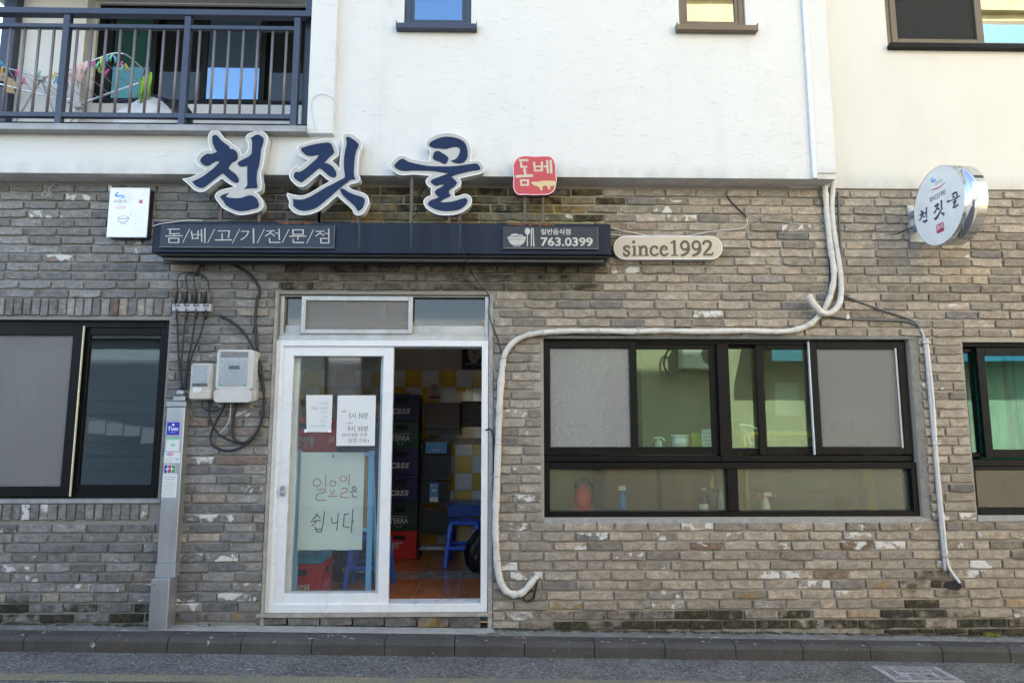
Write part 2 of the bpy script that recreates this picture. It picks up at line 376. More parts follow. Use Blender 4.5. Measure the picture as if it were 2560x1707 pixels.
    simple('pvc_white', (.74, .74, .745), .3, 0, .03, 6, 0, .10); simple('pvc_aged', (.60, .56, .49), .4, 0, .08, 8); simple('aluminium', (.45, .43, .40), .45, .55, .12, 12, 0, .25)
    simple('black_frame', (.0075, .0072, .0075), .42, 0, .2, 8, spec=.13); simple('bronze_frame', (.12, .09, .062), .4, .1, .1, 8); simple('navy_rail', (.034, .045, .075), .38, .1, .1, 10); simple('grey_rail', (.17, .155, .165), .4, .2, .1, 10)
    simple('cap_metal', (.30, .29, .29), .5, .2, .15, 9, 0, .25); simple('sealant_dark', (.19, .185, .175), .85, 0, .25, 25, .5, .4); simple('sealant', (.30, .30, .295), .7, 0, .2, 25, .4, .3); simple('jamb_render', (.34, .31, .265), .9, 0, .2, 18, .6, .3)
    simple('strip_cream', (.72, .66, .45), .5); simple('trunking', (.62, .645, .68), .4)
    # interior
    simple('tile_yellow', (.80, .52, .06), .12, 0, .1, 5); simple('tile_white', (.80, .81, .81), .12, 0, .1, 7); simple('tile_floor', (.58, .20, .075), .2, 0, .25, 9); simple('tile_floor_grey', (.40, .36, .33), .25, 0, .25, 14)
    simple('tile_border', (.30, .16, .10), .25, 0, .6, 40)
    simple('grout', (.30, .28, .24), .9); simple('room_plaster', (.55, .51, .46), .9); simple('ceiling_white', (.75, .74, .72), .9); simple('kitchen_wall', (.62, .58, .48), .9, 0, .1, 3); simple('wood_panel', (.33, .20, .11), .6, 0, .2, 8, 0, 0, .4, (1, 1, .1)); simple('wood_orange', (.45, .26, .10), .5)
    simple('cabinet_maroon', (.07, .022, .015), .4); simple('crate_navy', (.018, .02, .10), .4, 0, .1, 12); simple('crate_green', (.008, .055, .03), .4, 0, .1, 12); simple('crate_red', (.62, .03, .032), .4, 0, .1, 12); simple('crate_blue', (.09, .44, .66), .4, 0, .1, 12)
    simple('crate_hole', (.01, .01, .012), .8); simple('crate_print', (.62, .62, .62), .6)
    simple('easel_blue', (.19, .50, .78), .45, 0, .06, 10); simple('board_tan', (.42, .26, .12), .7); simple('paper', (.68, .69, .68), .9, 0, .03, 4, .2); simple('paper_green', (.76, .82, .77), .9, 0, .05, 3, .5)
    simple('stool_blue', (.03, .13, .72), .35); simple('table_blue', (.015, .08, .38), .45); simple('bag_black', (.012, .012, .014), .35, 0, .1, 12, .6); simple('rack_black', (.012, .012, .013), .45)
    simple('leaflet_blue', (.10, .34, .60), .5); simple('frame_black', (.012, .012, .012), .4); simple('slate', (.16, .18, .16), .7); simple('silver', (.7, .68, .62), .3, .6)
    simple('bottle_white', (.72, .74, .74), .35); simple('bottle_blue', (.05, .16, .42), .35); simple('bottle_dark', (.03, .02, .015), .2); simple('foil_gold', (.65, .45, .07), .35, .3); simple('bottle_clear', (.5, .55, .52), .25); simple('trigger_red', (.6, .05, .04), .4)
    simple('kettle_red', (.62, .03, .03), .35); simple('kettle_dark', (.03, .03, .03), .4); simple('box_yellow', (.55, .45, .06), .6); simple('curtain', (.34, .36, .36), .9, 0, .1, 6); simple('curtain_teal', (.03, .22, .20), .9, 0, .15, 6)
    simple('cloth_pink', (.68, .50, .46), .95, 0, .06, 9); simple('cloth_green', (.28, .55, .07), .9); simple('cloth_tan', (.45, .33, .21), .95); simple('cloth_white', (.75, .76, .74), .95)
    simple('bag_white', (.72, .72, .73), .6, 0, .05, 8, .3); simple('magenta', (.55, .02, .15), .6)
    for n_, c_ in (('pin_pink', (.75, .10, .38)), ('pin_green', (.20, .65, .45)), ('pin_blue', (.10, .35, .62)), ('pin_yellow', (.75, .55, .06)), ('pin_lime', (.45, .60, .12))): simple(n_, c_, .5)
    # stickers
    simple('sticker_blue', (.02, .03, .42), .4); simple('sticker_mint', (.18, .55, .40), .4); simple('sticker_pink', (.75, .30, .33), .4); simple('sticker_sky', (.25, .5, .75), .4); simple('sticker_green', (.02, .28, .10), .4); simple('sticker_red', (.40, .02, .07), .4)
    # street opposite
    t = NT('siding'); x = t.xyz(); f = t.math('FRACT', t.math('MULTIPLY', x[2], 3.6))
    c = t.mix(t.ramp(f, .04, .09, 1, 0), (.26, .30, .34), (.13, .15, .17)); t.base(c); t.b.inputs['Roughness'].default_value = .7
    simple('opposite_cream', (.66, .57, .38), .9, 0, .1, 3, 0, .2); simple('opposite_olive', (.46, .43, .34), .9, 0, .12, 2, 0, .3); simple('opposite_grey', (.33, .33, .33), .9); simple('awning_blue', (.02, .20, .38), .6); simple('ac_white', (.75, .77, .77), .4); simple('roof_dark', (.08, .085, .09), .8)
    # glass and screens
    glassmat('glass_clear', (.96, .975, .97), 1.5, dust=.012); glassmat('glass_green', (.84, .93, .86), 1.68, (.70, 1, .80), .012); glassmat('glass_teal', (.45, .72, .68), 1.8, (.6, 1, .95), .012)
    glassmat('glass_blue', (.45, .56, .64), 1.8, (.75, .92, 1), .012); glassmat('glass_sky', (.4, .5, .6), 3.4, (.52, .78, 1.0)); glassmat('glass_pale', (.45, .5, .46), 3.0, (.92, 1, .92)); glassmat('glass_dark', (.35, .36, .36), 1.5, dust=.012); glassmat('glass_meter', (.93, .94, .95), 1.45, dust=.03)
    t = NT('frosted'); t.t.nodes.remove(t.b); rf = t.n('BsdfRefraction'); rf.inputs['Color'].default_value = (.92, .95, .88, 1); rf.inputs['Roughness'].default_value = .22; rf.inputs['IOR'].default_value = 1.2
    gl = t.n('BsdfGlossy'); gl.inputs['Roughness'].default_value = .22; df = t.n('BsdfDiffuse'); df.inputs[0].default_value = (.50, .52, .45, 1)
    fr = t.n('Fresnel'); fr.inputs[0].default_value = 1.4; m1 = t.n('MixShader'); t.l(fr.outputs[0], m1.inputs[0]); t.l(rf.outputs[0], m1.inputs[1]); t.l(gl.outputs[0], m1.inputs[2])
    m2 = t.n('MixShader'); m2.inputs[0].default_value = .10; t.l(m1.outputs[0], m2.inputs[1]); t.l(df.outputs[0], m2.inputs[2]); t.l(m2.outputs[0], t.out.inputs[0])
    for nm, col, f in (('mesh_grey', (.30, .285, .275), .50), ('mesh_light', (.40, .39, .37), .46), ('mesh_dark', (.05, .05, .05), .7)):
        t = NT(nm); t.t.nodes.remove(t.b); tr = t.n('BsdfTransparent'); df = t.n('BsdfDiffuse'); df.inputs[0].default_value = (*col, 1)
        m1 = t.n('MixShader'); t.l(tr.outputs[0], m1.inputs[1]); t.l(df.outputs[0], m1.inputs[2])
        wv = t.noise(t.map(t.pos(), (1, 1, 1)), 220, 2); t.l(t.ramp(wv, .3, .7, f - .04, f + .04), m1.inputs[0]); t.l(m1.outputs[0], t.out.inputs[0])
make_materials()

# ================================================================ ground
SLOPE = -.0175
def pav(x): return .186 + SLOPE * x          # the lane falls gently to the right
def road_z(x): return .086 + SLOPE * x
def sheet(name, m, x0, x1, y0, y1, zf, nx=1, label=None, dz=0):
    b = MB(); xs = [x0 + (x1 - x0) * i / nx for i in range(nx + 1)]
    for i in range(nx): b.face((xs[i], y0, zf(xs[i]) + dz), (xs[i + 1], y0, zf(xs[i + 1]) + dz), (xs[i + 1], y1, zf(xs[i + 1]) + dz), (xs[i], y1, zf(xs[i]) + dz))
    return b.build(name, m)
KY0, KY1 = -.305, -.165
o = sheet('road', 'asphalt', -60, 60, -60, .3, road_z, 8); tag(o, kind='structure')
o = sheet('road_marking', 'road_paint', -30, 30, -.845, -.725, road_z, 1, dz=.004); tag(o, kind='structure')
b = MB(); 
for x0, x1 in ((-14, 14),): 
    b.v += [(x0, KY1 + .004, road_z(x0)), (x1, KY1 + .004, road_z(x1)), (x1, KY1 + .004, pav(x1) - .004), (x0, KY1 + .004, pav(x0) - .004), (x0, .15, pav(x0) + .004), (x1, .15, pav(x1) + .004)]
    b.f += [(0, 1, 2, 3), (3, 2, 5, 4)]
o = b.build('pavement', 'concrete'); tag(o, kind='structure')
# paler cement patch in front of the door and along the left
b = MB(); pp = [(418, 1561), (1200, 1570), (1236, 1580), (1180, 1583), (900, 1582), (600, 1581), (400, 1580)]
def on_pav(u, v):
    z = .186
    for _ in range(6):
        d = FW + RT * ((u - 1280) / F) + UP * ((853.5 - v) / F); p = Vector((0, -DIST, EYE)) + d * ((z - EYE) / d.z); z = pav(p.x)
    return p
def on_road(u, v):
    z = .1
    for _ in range(6):
        d = FW + RT * ((u - 1280) / F) + UP * ((853.5 - v) / F); p = Vector((0, -DIST, EYE)) + d * ((z - EYE) / d.z); z = road_z(p.x)
    return p
b.box(X(418, 1561), X(1236, 1575), KY1 + .012, -.004, .1, .1)
q = [(X(418, 1561), -.01), (X(1232, 1575), -.01), (X(1240, 1585), -.1), (X(1190, 1585), KY1 + .01), (X(400, 1580), KY1 + .01)]
b = MB(); b.face(*[(x, y, pav(x) + .007 - (.004 if y < -.05 else 0)) for x, y in q[::-1]][::-1])
o = b.build('cement_patch', 'pale_concrete'); tag(o, kind='structure')
# kerb, stone by stone
kerb = empty('kerb', (0, KY0, .1)); tag(kerb, kind='structure')
seams = [X(s * 1.08844, 1628, KY0) for s in (52, 218, 384, 552, 715, 883, 1044, 1205, 1366, 1528, 1690, 1845, 2000, 2165, 2320)]
seams = [seams[0] - .55 * k for k in (5, 4, 3, 2, 1)] + seams + [seams[-1] + .52 * k for k in (1, 2, 3, 4, 5)]
for i in range(len(seams) - 1):
    x0, x1 = seams[i] + .003, seams[i + 1] - .003; j = random.uniform(-.003, .003); b = MB()
    prof = [(KY0 + j, -.06), (KY0 + j, .07), (KY0 + .008 + j, .084), (KY0 + .03, .098), (KY1, .1), (KY1, -.06)]
    for x in (x0, x1): b.v += [(x, y, road_z(x) + z) for y, z in prof]
    n = len(prof)
    b.f += [(k, k + 1, n + k + 1, n + k) for k in range(n - 1)][:] + [tuple(range(n))[::-1], tuple(range(n, 2 * n))]
    b.fix = True
    b.build('kerb_stone', 'kerb_stone', kerb)

# ================================================================ the restaurant building
bld = thing('restaurant_building', 'restaurant with grey brick ground floor and white plastered upper floor on a lane', 'building', (0, .1, .18))
XL, XR = -4.75, 9.0
# opening edges (plane of the brick face)
DX0, DX1, DZ0, DZ1 = X(693, 851), X(1222, 851), .27, Z(950, 736)
MX0, MX1, MZ0, MZ1 = .35, 3.195, .975, 2.318
LX1, LZ0, LZ1 = -2.506, 1.117, 2.452
RX0, RZ0, RZ1 = 3.617, .983, 2.30
LX0, RX1 = -5.6, 5.3
OPEN = [(DX0, DX1, 0, DZ1), (MX0, MX1, MZ0, MZ1), (-4.55, LX1, LZ0, LZ1), (RX0, RX1, RZ0, RZ1)]
def wall_boxes(b, x0, x1, z0, z1, opens, y0, y1):
    xs = sorted({x0, x1, *[max(x0, min(x1, v)) for o_ in opens for v in o_[:2]]})
    for a, c in zip(xs, xs[1:]):
        if c - a < 1e-4: continue
        segs = [(z0, z1)]
        for o_ in opens:
            if o_[0] < (a + c) / 2 < o_[1]:
                ns = []
                for s0, s1 in segs:
                    if o_[2] > s0: ns.append((s0, min(s1, o_[2])))
                    if o_[3] < s1: ns.append((max(s0, o_[3]), s1))
                segs = [t_ for t_ in ns if t_[1] - t_[0] > 1e-4]
        for s0, s1 in segs: b.box(a, c, y0, y1, s0, s1)
b = MB(); wall_boxes(b, XL, XR, 0, 3.62, OPEN, 0, .22)
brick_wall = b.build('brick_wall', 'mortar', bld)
TOPC, PITCHC = 3.512, .0697
def brick_poly(x0, x1, z0, z1, sold=False):
    """uneven outline of a brick's face, counter-clockwise"""
    L = x1 - x0; n = max(2, int(L / .05)) if not sold else 1; pts = []
    j = lambda a: random.uniform(-a, a)
    for i in range(n + 1): pts.append((x0 + L * i / n + (j(.004) if 0 < i < n else j(.0025)), z0 + j(.003) + (random.uniform(.0, .009) if i in (0, n) and random.random() < .3 else 0)))
    for i in range(n + 1): pts.append((x1 - L * i / n + (j(.004) if 0 < i < n else j(.0025)), z1 + j(.0018)))
    return pts
def brick_geo(b, pts, proud):
    cx = sum(p[0] for p in pts) / len(pts); cz = sum(p[1] for p in pts) / len(pts); n = len(pts); b0 = len(b.v)
    e = random.uniform(.0035, .006)
    for y, ins in ((.012, 0), (-proud + .004, 0), (-proud, e)):
        for x, z in pts:
            dx = x - cx; dz = z - cz
            b.v.append((x - math.copysign(min(ins, abs(dx)), dx), y + (random.uniform(-.0012, .0012) if ins else 0), z - math.copysign(min(ins, abs(dz)), dz)))
    for r in range(2):
        for i in range(n): b.f.append((b0 + r * n + i, b0 + r * n + (i + 1) % n, b0 + (r + 1) * n + (i + 1) % n, b0 + (r + 1) * n + i))
    # front in strips between bottom and top rows
    h = n // 2
    for i in range(h - 1): b.f.append((b0 + 2 * n + i, b0 + 2 * n + i + 1, b0 + 2 * n + n - 2 - i, b0 + 2 * n + n - 1 - i))
def brick_colour(x, z):
    """(base colour, (paint, moss, rust)) of a brick by where it stands on the wall"""
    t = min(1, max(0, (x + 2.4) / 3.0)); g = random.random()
    cool = Vector((.222, .214, .204)); warm = Vector((.318, .268, .214)); c = cool.lerp(warm, t)  # left-to-right tint: cool sky light and warm bounce put into the colour
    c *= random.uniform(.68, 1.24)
    if g < .06 + .10 * t: c = c.lerp(Vector((.40, .32, .24)), random.uniform(.2, .75))       # sandy
    elif g < .085 + .10 * t: c = c.lerp(Vector((.17, .09, .055)), random.uniform(.3, .75))    # red brown
    elif g < .28: c = c.lerp(Vector((.13, .13, .135)), random.uniform(.2, .7))                # slate
    dens = .10
    if z < 1.05: dens = .28 if z > .42 else .10
    if -2.3 < x < -1.6 and z < 1.9: dens = .34
    if x < -2.4 and 2.5 < z < 3.3: dens = .12
    if .0 < x < .4 and .9 < z < 2: dens = .35
    paint = random.uniform(.38, .8) if random.random() < dens else random.uniform(0, .22)
    moss = rust = 0
    if z < .50:
        m_ = 1.05 - (z - pav(x)) / .27; moss = max(0, min(.76, m_ * random.uniform(.6, 1.3)))
        if -2.4 < x < .5: moss *= .6
        if random.random() < .08: rust = 1
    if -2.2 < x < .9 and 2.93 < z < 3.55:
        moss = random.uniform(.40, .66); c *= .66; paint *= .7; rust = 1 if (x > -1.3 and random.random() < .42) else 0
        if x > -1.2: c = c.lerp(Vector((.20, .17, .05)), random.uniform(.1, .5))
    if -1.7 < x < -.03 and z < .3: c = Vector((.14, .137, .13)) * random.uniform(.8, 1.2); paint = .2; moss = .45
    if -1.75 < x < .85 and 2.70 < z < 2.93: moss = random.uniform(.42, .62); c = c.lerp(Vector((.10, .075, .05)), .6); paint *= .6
    if 3.0 < x < 3.5 and .25 < z < .62: moss = random.uniform(.4, .7)
    return c, (paint, moss, rust)
def brick_spots():
    spots = []
    BO = [(X(668, 1200), DX1 + .035, 0, DZ1 + .012), (MX0 - .02, MX1 + .064, MZ0 - .045, MZ1 + .03), (-9, LX1 + .012, LZ0 - .03, LZ1 + .02), (RX0 - .012, 9, RZ0 - .05, RZ1 + .03),
          (-9, -2.46, .958, 1.082), (-9, -2.44, 2.47, 2.622)]
    for k in range(50):
        zt = TOPC - PITCHC * k; zb = zt - .0545
        iv = [(XL, 5.3)]
        for o_ in BO:
            if o_[2] < zt - .008 and o_[3] > zb + .008:
                iv = [q_ for a, c in iv for q_ in ((a, min(c, o_[0])), (max(a, o_[1]), c)) if q_[1] - q_[0] > .03]
        x = XL - .25 + (.125 if k % 2 else 0) + random.uniform(-.045, .045)
        while x < 5.3:
            half = random.random() < .05; L = .1135 if half else .2355 + random.uniform(-.006, .006); gap = random.uniform(.011, .018)
            for a, c in iv:
                x0, x1 = max(x, a + .006), min(x + L, c - .006)
                if x1 - x0 < .035: continue
                bot = pav((x0 + x1) / 2) + .008
                if zt < bot + .02: continue
                spots.append((x0, x1, max(zb, bot) + random.uniform(-.0015, .0015), zt, False))
            x += L + gap
    for z0, z1, xe in ((.968, 1.078, -2.53), (2.482, 2.612, -2.465)):
        x = XL + .02
        while x < xe - .05:
            L = .0545 + random.uniform(-.003, .003); spots.append((x, x + L, z0, z1, True)); x += L + random.uniform(.009, .014)
    for i in range(7):      # sill row below the door
        x0 = DX0 - .06 + i * .2335; x1 = x0 + .222; spots.append((x0, min(x1, DX1 + .03), pav(x0) + .010, .276, False))
    return spots
def lay_bricks():
    sp_ = brick_spots()
    def size(s):
        p = Vector(((s[0] + s[1]) / 2, 0, (s[2] + s[3]) / 2)); d = depth_of(p)
        d2 = p - Vector((0, -DIST, EYE)); u = d2.dot(RT) / d; v = d2.dot(UP) / d
        return 0 if abs(u) > .74 or abs(v) > .49 else (s[1] - s[0]) * (s[3] - s[2]) / d ** 2
    order = sorted(range(len(sp_)), key=lambda i: -size(sp_[i])); big = set(order[:300])
    rest = MB(); rc = []; rm = []
    def attrs(me, cs, ms):
        a = me.attributes.new('bcol', 'FLOAT_COLOR', 'POINT'); a.data.foreach_set('color', [q_ for c in cs for q_ in c])
        a = me.attributes.new('bmix', 'FLOAT_COLOR', 'POINT'); a.data.foreach_set('color', [q_ for c in ms for q_ in c])
    for i, s in enumerate(sp_):
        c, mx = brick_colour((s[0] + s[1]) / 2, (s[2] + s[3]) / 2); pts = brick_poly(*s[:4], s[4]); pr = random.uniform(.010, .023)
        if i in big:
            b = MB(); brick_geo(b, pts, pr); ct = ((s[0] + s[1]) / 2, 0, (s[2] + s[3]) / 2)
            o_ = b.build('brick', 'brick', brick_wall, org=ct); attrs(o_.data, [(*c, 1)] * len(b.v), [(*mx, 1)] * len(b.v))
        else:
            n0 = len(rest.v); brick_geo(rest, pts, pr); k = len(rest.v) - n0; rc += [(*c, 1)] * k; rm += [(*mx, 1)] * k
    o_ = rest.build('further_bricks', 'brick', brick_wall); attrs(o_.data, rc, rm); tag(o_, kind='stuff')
lay_bricks()
# jambs, sealant, sills
MB().box(X(668, 1200), DX0 - .002, -.012, .1, pav(-1.7), DZ1 + .02).build('door_jamb', 'jamb_render', bld); MB().box(DX1 + .002, DX1 + .032, -.016, .1, pav(0), DZ1 + .0).build('door_jamb', 'sealant', bld)
b = MB(); b.box(MX1 + .002, MX1 + .06, -.006, .1, MZ0 - .01, MZ1 + .0); b.build('window_surround', 'sealant_dark', bld); b = MB(); b.box(MX0 - .012, MX1 + .05, -.012, .1, MZ1 + .002, MZ1 + .026); b.build('window_lintel', 'sealant_dark', bld); b = MB(); b.box(MX0 - .01, MX1 + .06, -.012, .1, MZ0 - .042, MZ0 - .012)
b.build('window_sill', 'sealant', bld)
MB().box(-4.6, LX1 + .03, -.02, .1, LZ0 - .028, LZ0 - .002).build('window_sill', 'sealant', bld); MB().box(RX0 - .005, 5.3, -.012, .1, RZ0 - .042, RZ0 - .002).build('window_sill', 'sealant', bld)
b = MB(); b.box(DX0 - .05, DX1 + .03, -.03, .1, .281, .305); b.build('door_sill', 'jamb_render', bld)

# ---------------------------------------------------------------- upper floor
YW = -.19
SX1 = X(1919 * 1.08844, 410 * 1.08844, YW)
ZB = 3.54
BALX1 = X(705 * 1.08844, 295 * 1.08844, -.25)      # right end of the balcony opening
BALZ = 3.86
AX0, AX1, AZ = X(1010, 50, YW), X(1178, 50, YW), Z(1090, 60, YW)
BX0, BX1, BZ = X(1698, 50, YW), X(1864, 50, YW), Z(1790, 64, YW)
CX0, CZ = X(2214, 90, 0), Z(2350, 120, 0)
b = MB()
wall_boxes(b, XL, SX1, ZB, 10.0, [(XL, BALX1, BALZ, 5.68), (AX0, AX1, AZ, AZ + 1.3), (BX0, BX1, BZ, BZ + 1.3)], YW, .1)
b.build('upper_wall', 'white_plaster', bld)
b = MB(); wall_boxes(b, SX1 - .3, XR, 3.53, 10.0, [(CX0, 5.6, CZ, CZ + 1.4)], -.02, .1); b.build('side_upper_wall', 'cream_plaster', bld)
# pilaster beside the balcony
px0, px1 = BALX1, X(770 * 1.08844, 150, -.25); pz = Z(760 * 1.08844, 333, -.25)
b = MB(); b.box(px0, px1, -.25, YW - .001, pz, 9.9); b.build('pilaster', 'white_plaster', bld)
b = MB(); b.box(XL - .05, BALX1 + .002, -.285, YW - .001, Z(300, 325, -.285), Z(300, 314, -.285)); b.box(XL - .05, BALX1, -.285, .2, Z(300, 314, -.285) + .001, Z(300, 314, -.285) + .012)
b.build('balcony_coping', 'cap_metal', bld)
b = MB(); b.box(XL, BALX1 + .3, .1, 1.4, 3.66, BALZ - .002); b.build('balcony_floor', 'pale_concrete', bld)
b = MB(); b.box(XL, BALX1 + .3, YW + .3, 1.4, 5.66, 5.8); b.build('balcony_ceiling', 'white_plaster', bld)
b = MB(); b.box(BALX1, BALX1 + .2, .1, 1.4, BALZ, 6.1); b.build('balcony_side_wall', 'white_plaster', bld)
# back wall of the balcony with its wide sliding window
YB = .9
wx0, wx1, wz0, wz1 = X(240, 100, YB), X(768, 100, YB) + .05, Z(500, 261, YB), Z(500, 12, YB)
b = MB(); wall_boxes(b, XL + .3, BALX1 + .2, BALZ - .1, 6.2, [(wx0, wx1, wz0, wz1)], YB, YB + .15)
b.box(XL + .3, wx0 - .03, YB - .12, YB - .002, BALZ, 6.1)
b.build('balcony_back_wall', 'white_plaster', bld)
def bar_frame(b, x0, x1, z0, z1, y0, y1, t, tb=None, tt=None):
    tb = t if tb is None else tb; tt = t if tt is None else tt
    b.box(x0, x0 + t, y0, y1, z0, z1, .003); b.box(x1 - t, x1, y0, y1, z0, z1, .003)
    b.box(x0 + t, x1 - t, y0, y1, z0, z0 + tb, .003); b.box(x0 + t, x1 - t, y0, y1, z1 - tt, z1, .003)
def pane(name, m, x0, x1, z0, z1, y, parent): return MB().box(x0, x1, y, y + .005, z0, z1).build(name, m, parent)
def sash(name, m, x0, x1, z0, z1, y0, y1, t, parent, tb=None): b = MB(); bar_frame(b, x0, x1, z0, z1, y0, y1, t, tb); return b.build(name, m, parent)
b = MB(); bar_frame(b, wx0 - .002, wx1 + .002, wz0 - .002, wz1 + .002, YB + .03, YB + .14, .06); win = b.build('balcony_window', 'black_frame', bld)
us = [258, 376, 505, 655, 775]
for i, (u0, u1, g) in enumerate(((258, 384, 'glass_teal'), (372, 506, 'glass_dark'), (498, 660, 'glass_sky'), (648, 772, 'glass_dark'))):
    x0, x1 = X(u0, 150, YB), X(u1, 150, YB); y = YB + (.04 if i in (0, 2) else .09)
    sash('sash', 'black_frame', x0, x1, wz0 + .02, wz1 - .03, y, y + .035, .055, win); pane('pane', g, x0 + .05, x1 - .05, wz0 + .07, wz1 - .08, y + .015, win)
b = MB(); b.box(wx0, wx0 + .5, YB + .22, YB + .24, BALZ, 6.1); b.box(wx0 + 1.0, wx0 + 1.4, YB + .22, YB + .24, BALZ, 6.1); b.build('curtain', 'curtain_teal', win)
b = MB(); b.box(XL + .3, BALX1 + .2, YB + 1.5, YB + 1.6, 3.6, 6.3); b.box(XL + .2, XL + .3, YB + .1, YB + 1.6, 3.6, 6.3); b.box(BALX1 + .2, BALX1 + .3, 1.4, YB + 1.6, 3.6, 6.3); b.build('upstairs_room_wall', 'room_plaster', bld)
# balcony railing
YR = -.20
rail = empty('balcony_railing', (-2.6, YR, BALZ)); par(rail, bld)
rt0, rt1 = Z(300, 28, YR), Z(300, 48, YR)
zc = lambda v: Z(350, v, YR)
b = MB(); b.box(XL, BALX1 - .0, YR - .035, YR + .035, zc(43), zc(28), .004); b.build('top_rail', 'navy_rail', rail)
b = MB(); b.box(XL, X(744, 75, YR), YR - .02, YR + .02, zc(75), zc(65), .003); b.build('middle_rail', 'navy_rail', rail)
b = MB(); b.box(XL, X(744, 290, YR), YR - .02, YR + .02, zc(297), zc(285), .003); b.build('bottom_rail', 'navy_rail', rail)
b = MB(); b.box(XL, BALX1 - .01, YR - .02, YR + .02, zc(316) - .005, zc(310)); b.build('base_rail', 'black_frame', rail)
posts = [X(163, 140, YR), X(467, 140, YR), X(742, 140, YR)]
for p_ in [posts[0] - 1.06] + posts: MB().box(p_ - .024, p_ + .024, YR - .026, YR + .026, zc(316) - .005, zc(43) - .001, .003).build('post', 'navy_rail', rail)
bal = [X(u, 150, YR) for u in (19.5, 56, 92.5, 129, 188, 224, 260.5, 296.5, 333, 369.5, 405.5, 441.5, 496, 533, 569.5, 605.5, 642, 679, 714)]
dxb = bal[1] - bal[0]
for x_ in [bal[0] - dxb * k for k in (1, 2, 3, 4)] + bal: MB().tube([(x_, YR, zc(286)), (x_, YR, zc(74))], .0105, 8).build('baluster', 'grey_rail', rail, True)
MB().box(BALX1 - .08, BALX1 - .004, -.14, -.08, BALZ, 6.1, .003).build('side_post', 'navy_rail', rail)
MB().box(X(28, 100, .75) - .06, X(28, 100, .75) + .06, .7, .8, BALZ, 6.1, .003).build('corner_post', 'navy_rail', rail)
b = MB(); [b.box(X(28, 100, .75) - .02, X(28, 100, .75) + .02, YR, .75, zz, zz + .05) for zz in (zc(75), zc(43))]; b.build('side_rail', 'navy_rail', rail)
# body of the building behind and above
b = MB(); wall_boxes(b, XL, XR, 0, 10, [(.5, 3.2, 1.0, 2.9), (-2.5, .1, .4, 2.9)], 4.5, 4.7); b.box(XR - .2, XR, .1, 4.5, 0, 10); b.box(XL, XL + .2, .22, 4.5, 0, 3.6); b.box(XL, XR, .1, 4.7, 9.9, 10.05); b.box(XL, XL + .15, 1.5, 4.5, 3.6, 10)  # back wall openings are added, out of sight, to brighten the rooms
MB().box(XL + .2, XR - .2, .23, 4.49, 2.95, 3.1).build('ground_floor_ceiling', 'ceiling_white', bld); b.box(BALX1 + .31, BALX1 + .4, .11, 4.4, 3.62, 9.8); b.box(XL, BALX1 + .3, .12, 1.4, 6.3, 9.8)
b.build('building_shell', 'room_plaster', bld)

# upper windows
def upper_window(x0, x1, z0, y, fr, g, sillu):
    b = MB(); bar_frame(b, x0 + .002, x1 - .002, z0 + .002, z0 + 1.298, y + .02, y + .09, .045)
    wn = b.build('upper_window', fr, bld)
    sash('sash', fr, x0 + .04, x1 - .04, z0 + .03, z0 + 1.26, y + .03, y + .06, .035, wn, .02); pane('pane', g, x0 + .07, x1 - .07, z0 + .05, z0 + 1.23, y + .045, wn)
    s0, s1, st, sb = sillu
    b = MB(); b.box(s0, s1, y - .06, y - .001, sb, st, .003); b.box(s0, s0 + .006, y - .06, y, st, st + .02); b.box(s1 - .006, s1, y - .06, y, st, st + .02); b.box(s0 + .01, s1 - .01, y - .055, y + .03, st + .0005, st + .006)
    b.build('sill', fr, wn)
    b = MB(); b.box(x0 + .1, x0 + .13, y + .3, y + .31, z0, z0 + 1.3); b.box(x1 - .2, x1 - .05, y + .2, y + .21, z0 - .2, z0 + 1.4); b.build('curtain', 'cloth_white', wn)
upper_window(AX0, AX1, AZ, YW, 'navy_rail', 'glass_sky', (X(990, 66, YW - .05), X(1192, 66, YW - .05), Z(1090, 61, YW - .05), Z(1090, 73, YW - .05)))
upper_window(BX0, BX1, BZ, YW, 'bronze_frame', 'glass_pale', (X(1692, 70, YW - .05), X(1895, 70, YW - .05), Z(1790, 65, YW - .05), Z(1790, 77, YW - .05)))
b = MB(); bar_frame(b, CX0 + .002, 5.598, CZ + .002, CZ + 1.39, .0, .09, .05); wn = b.build('upper_window', 'bronze_frame', bld)
cxm = X(2452, 90, 0)
sash('screen_sash', 'bronze_frame', CX0 + .045, cxm + .01, CZ + .02, CZ + 1.37, -.012, .03, .05, wn); pane('screen', 'mesh_dark', CX0 + .09, cxm - .04, CZ + .065, CZ + 1.33, .01, wn)
sash('sash', 'bronze_frame', cxm + .0105, 5.55, CZ + .02, CZ + 1.37, .035, .075, .045, wn); pane('pane', 'glass_pale', cxm + .05, 5.5, CZ + .06, CZ + 1.33, .05, wn)
pane('pane', 'glass_dark', CX0 + .09, cxm - .04, CZ + .065, CZ + 1.33, .06, wn)
b = MB(); b.box(CX0 - .01, 5.65, -.07, -.021, CZ - .042, CZ - .004, .003); b.box(CX0, 5.64, -.065, .0, CZ - .003, CZ + .004); b.build('sill', 'black_frame', wn)
b = MB(); b.box(SX1 - .3, XR - .25, 1.2, 1.25, 3.2, 9.8); b.box(BALX1 + .5, SX1 - .4, 1.2, 1.25, 3.2, 9.8); b.build('upstairs_partition', 'room_plaster', bld)
# white cable trunking running down the end of the upper wall
x0 = X(2034, 440, YW); 
MB().box(x0 - .018, x0 + .018, YW - .03, YW - .001, ZB - .004, 9.8, .004).build('cable_trunking', 'trunking', bld)
MB().box(x0 + .02, SX1 + .004, YW - .012, YW - .001, ZB + .045, 9.8).build('end_strip', 'white_plaster', bld)

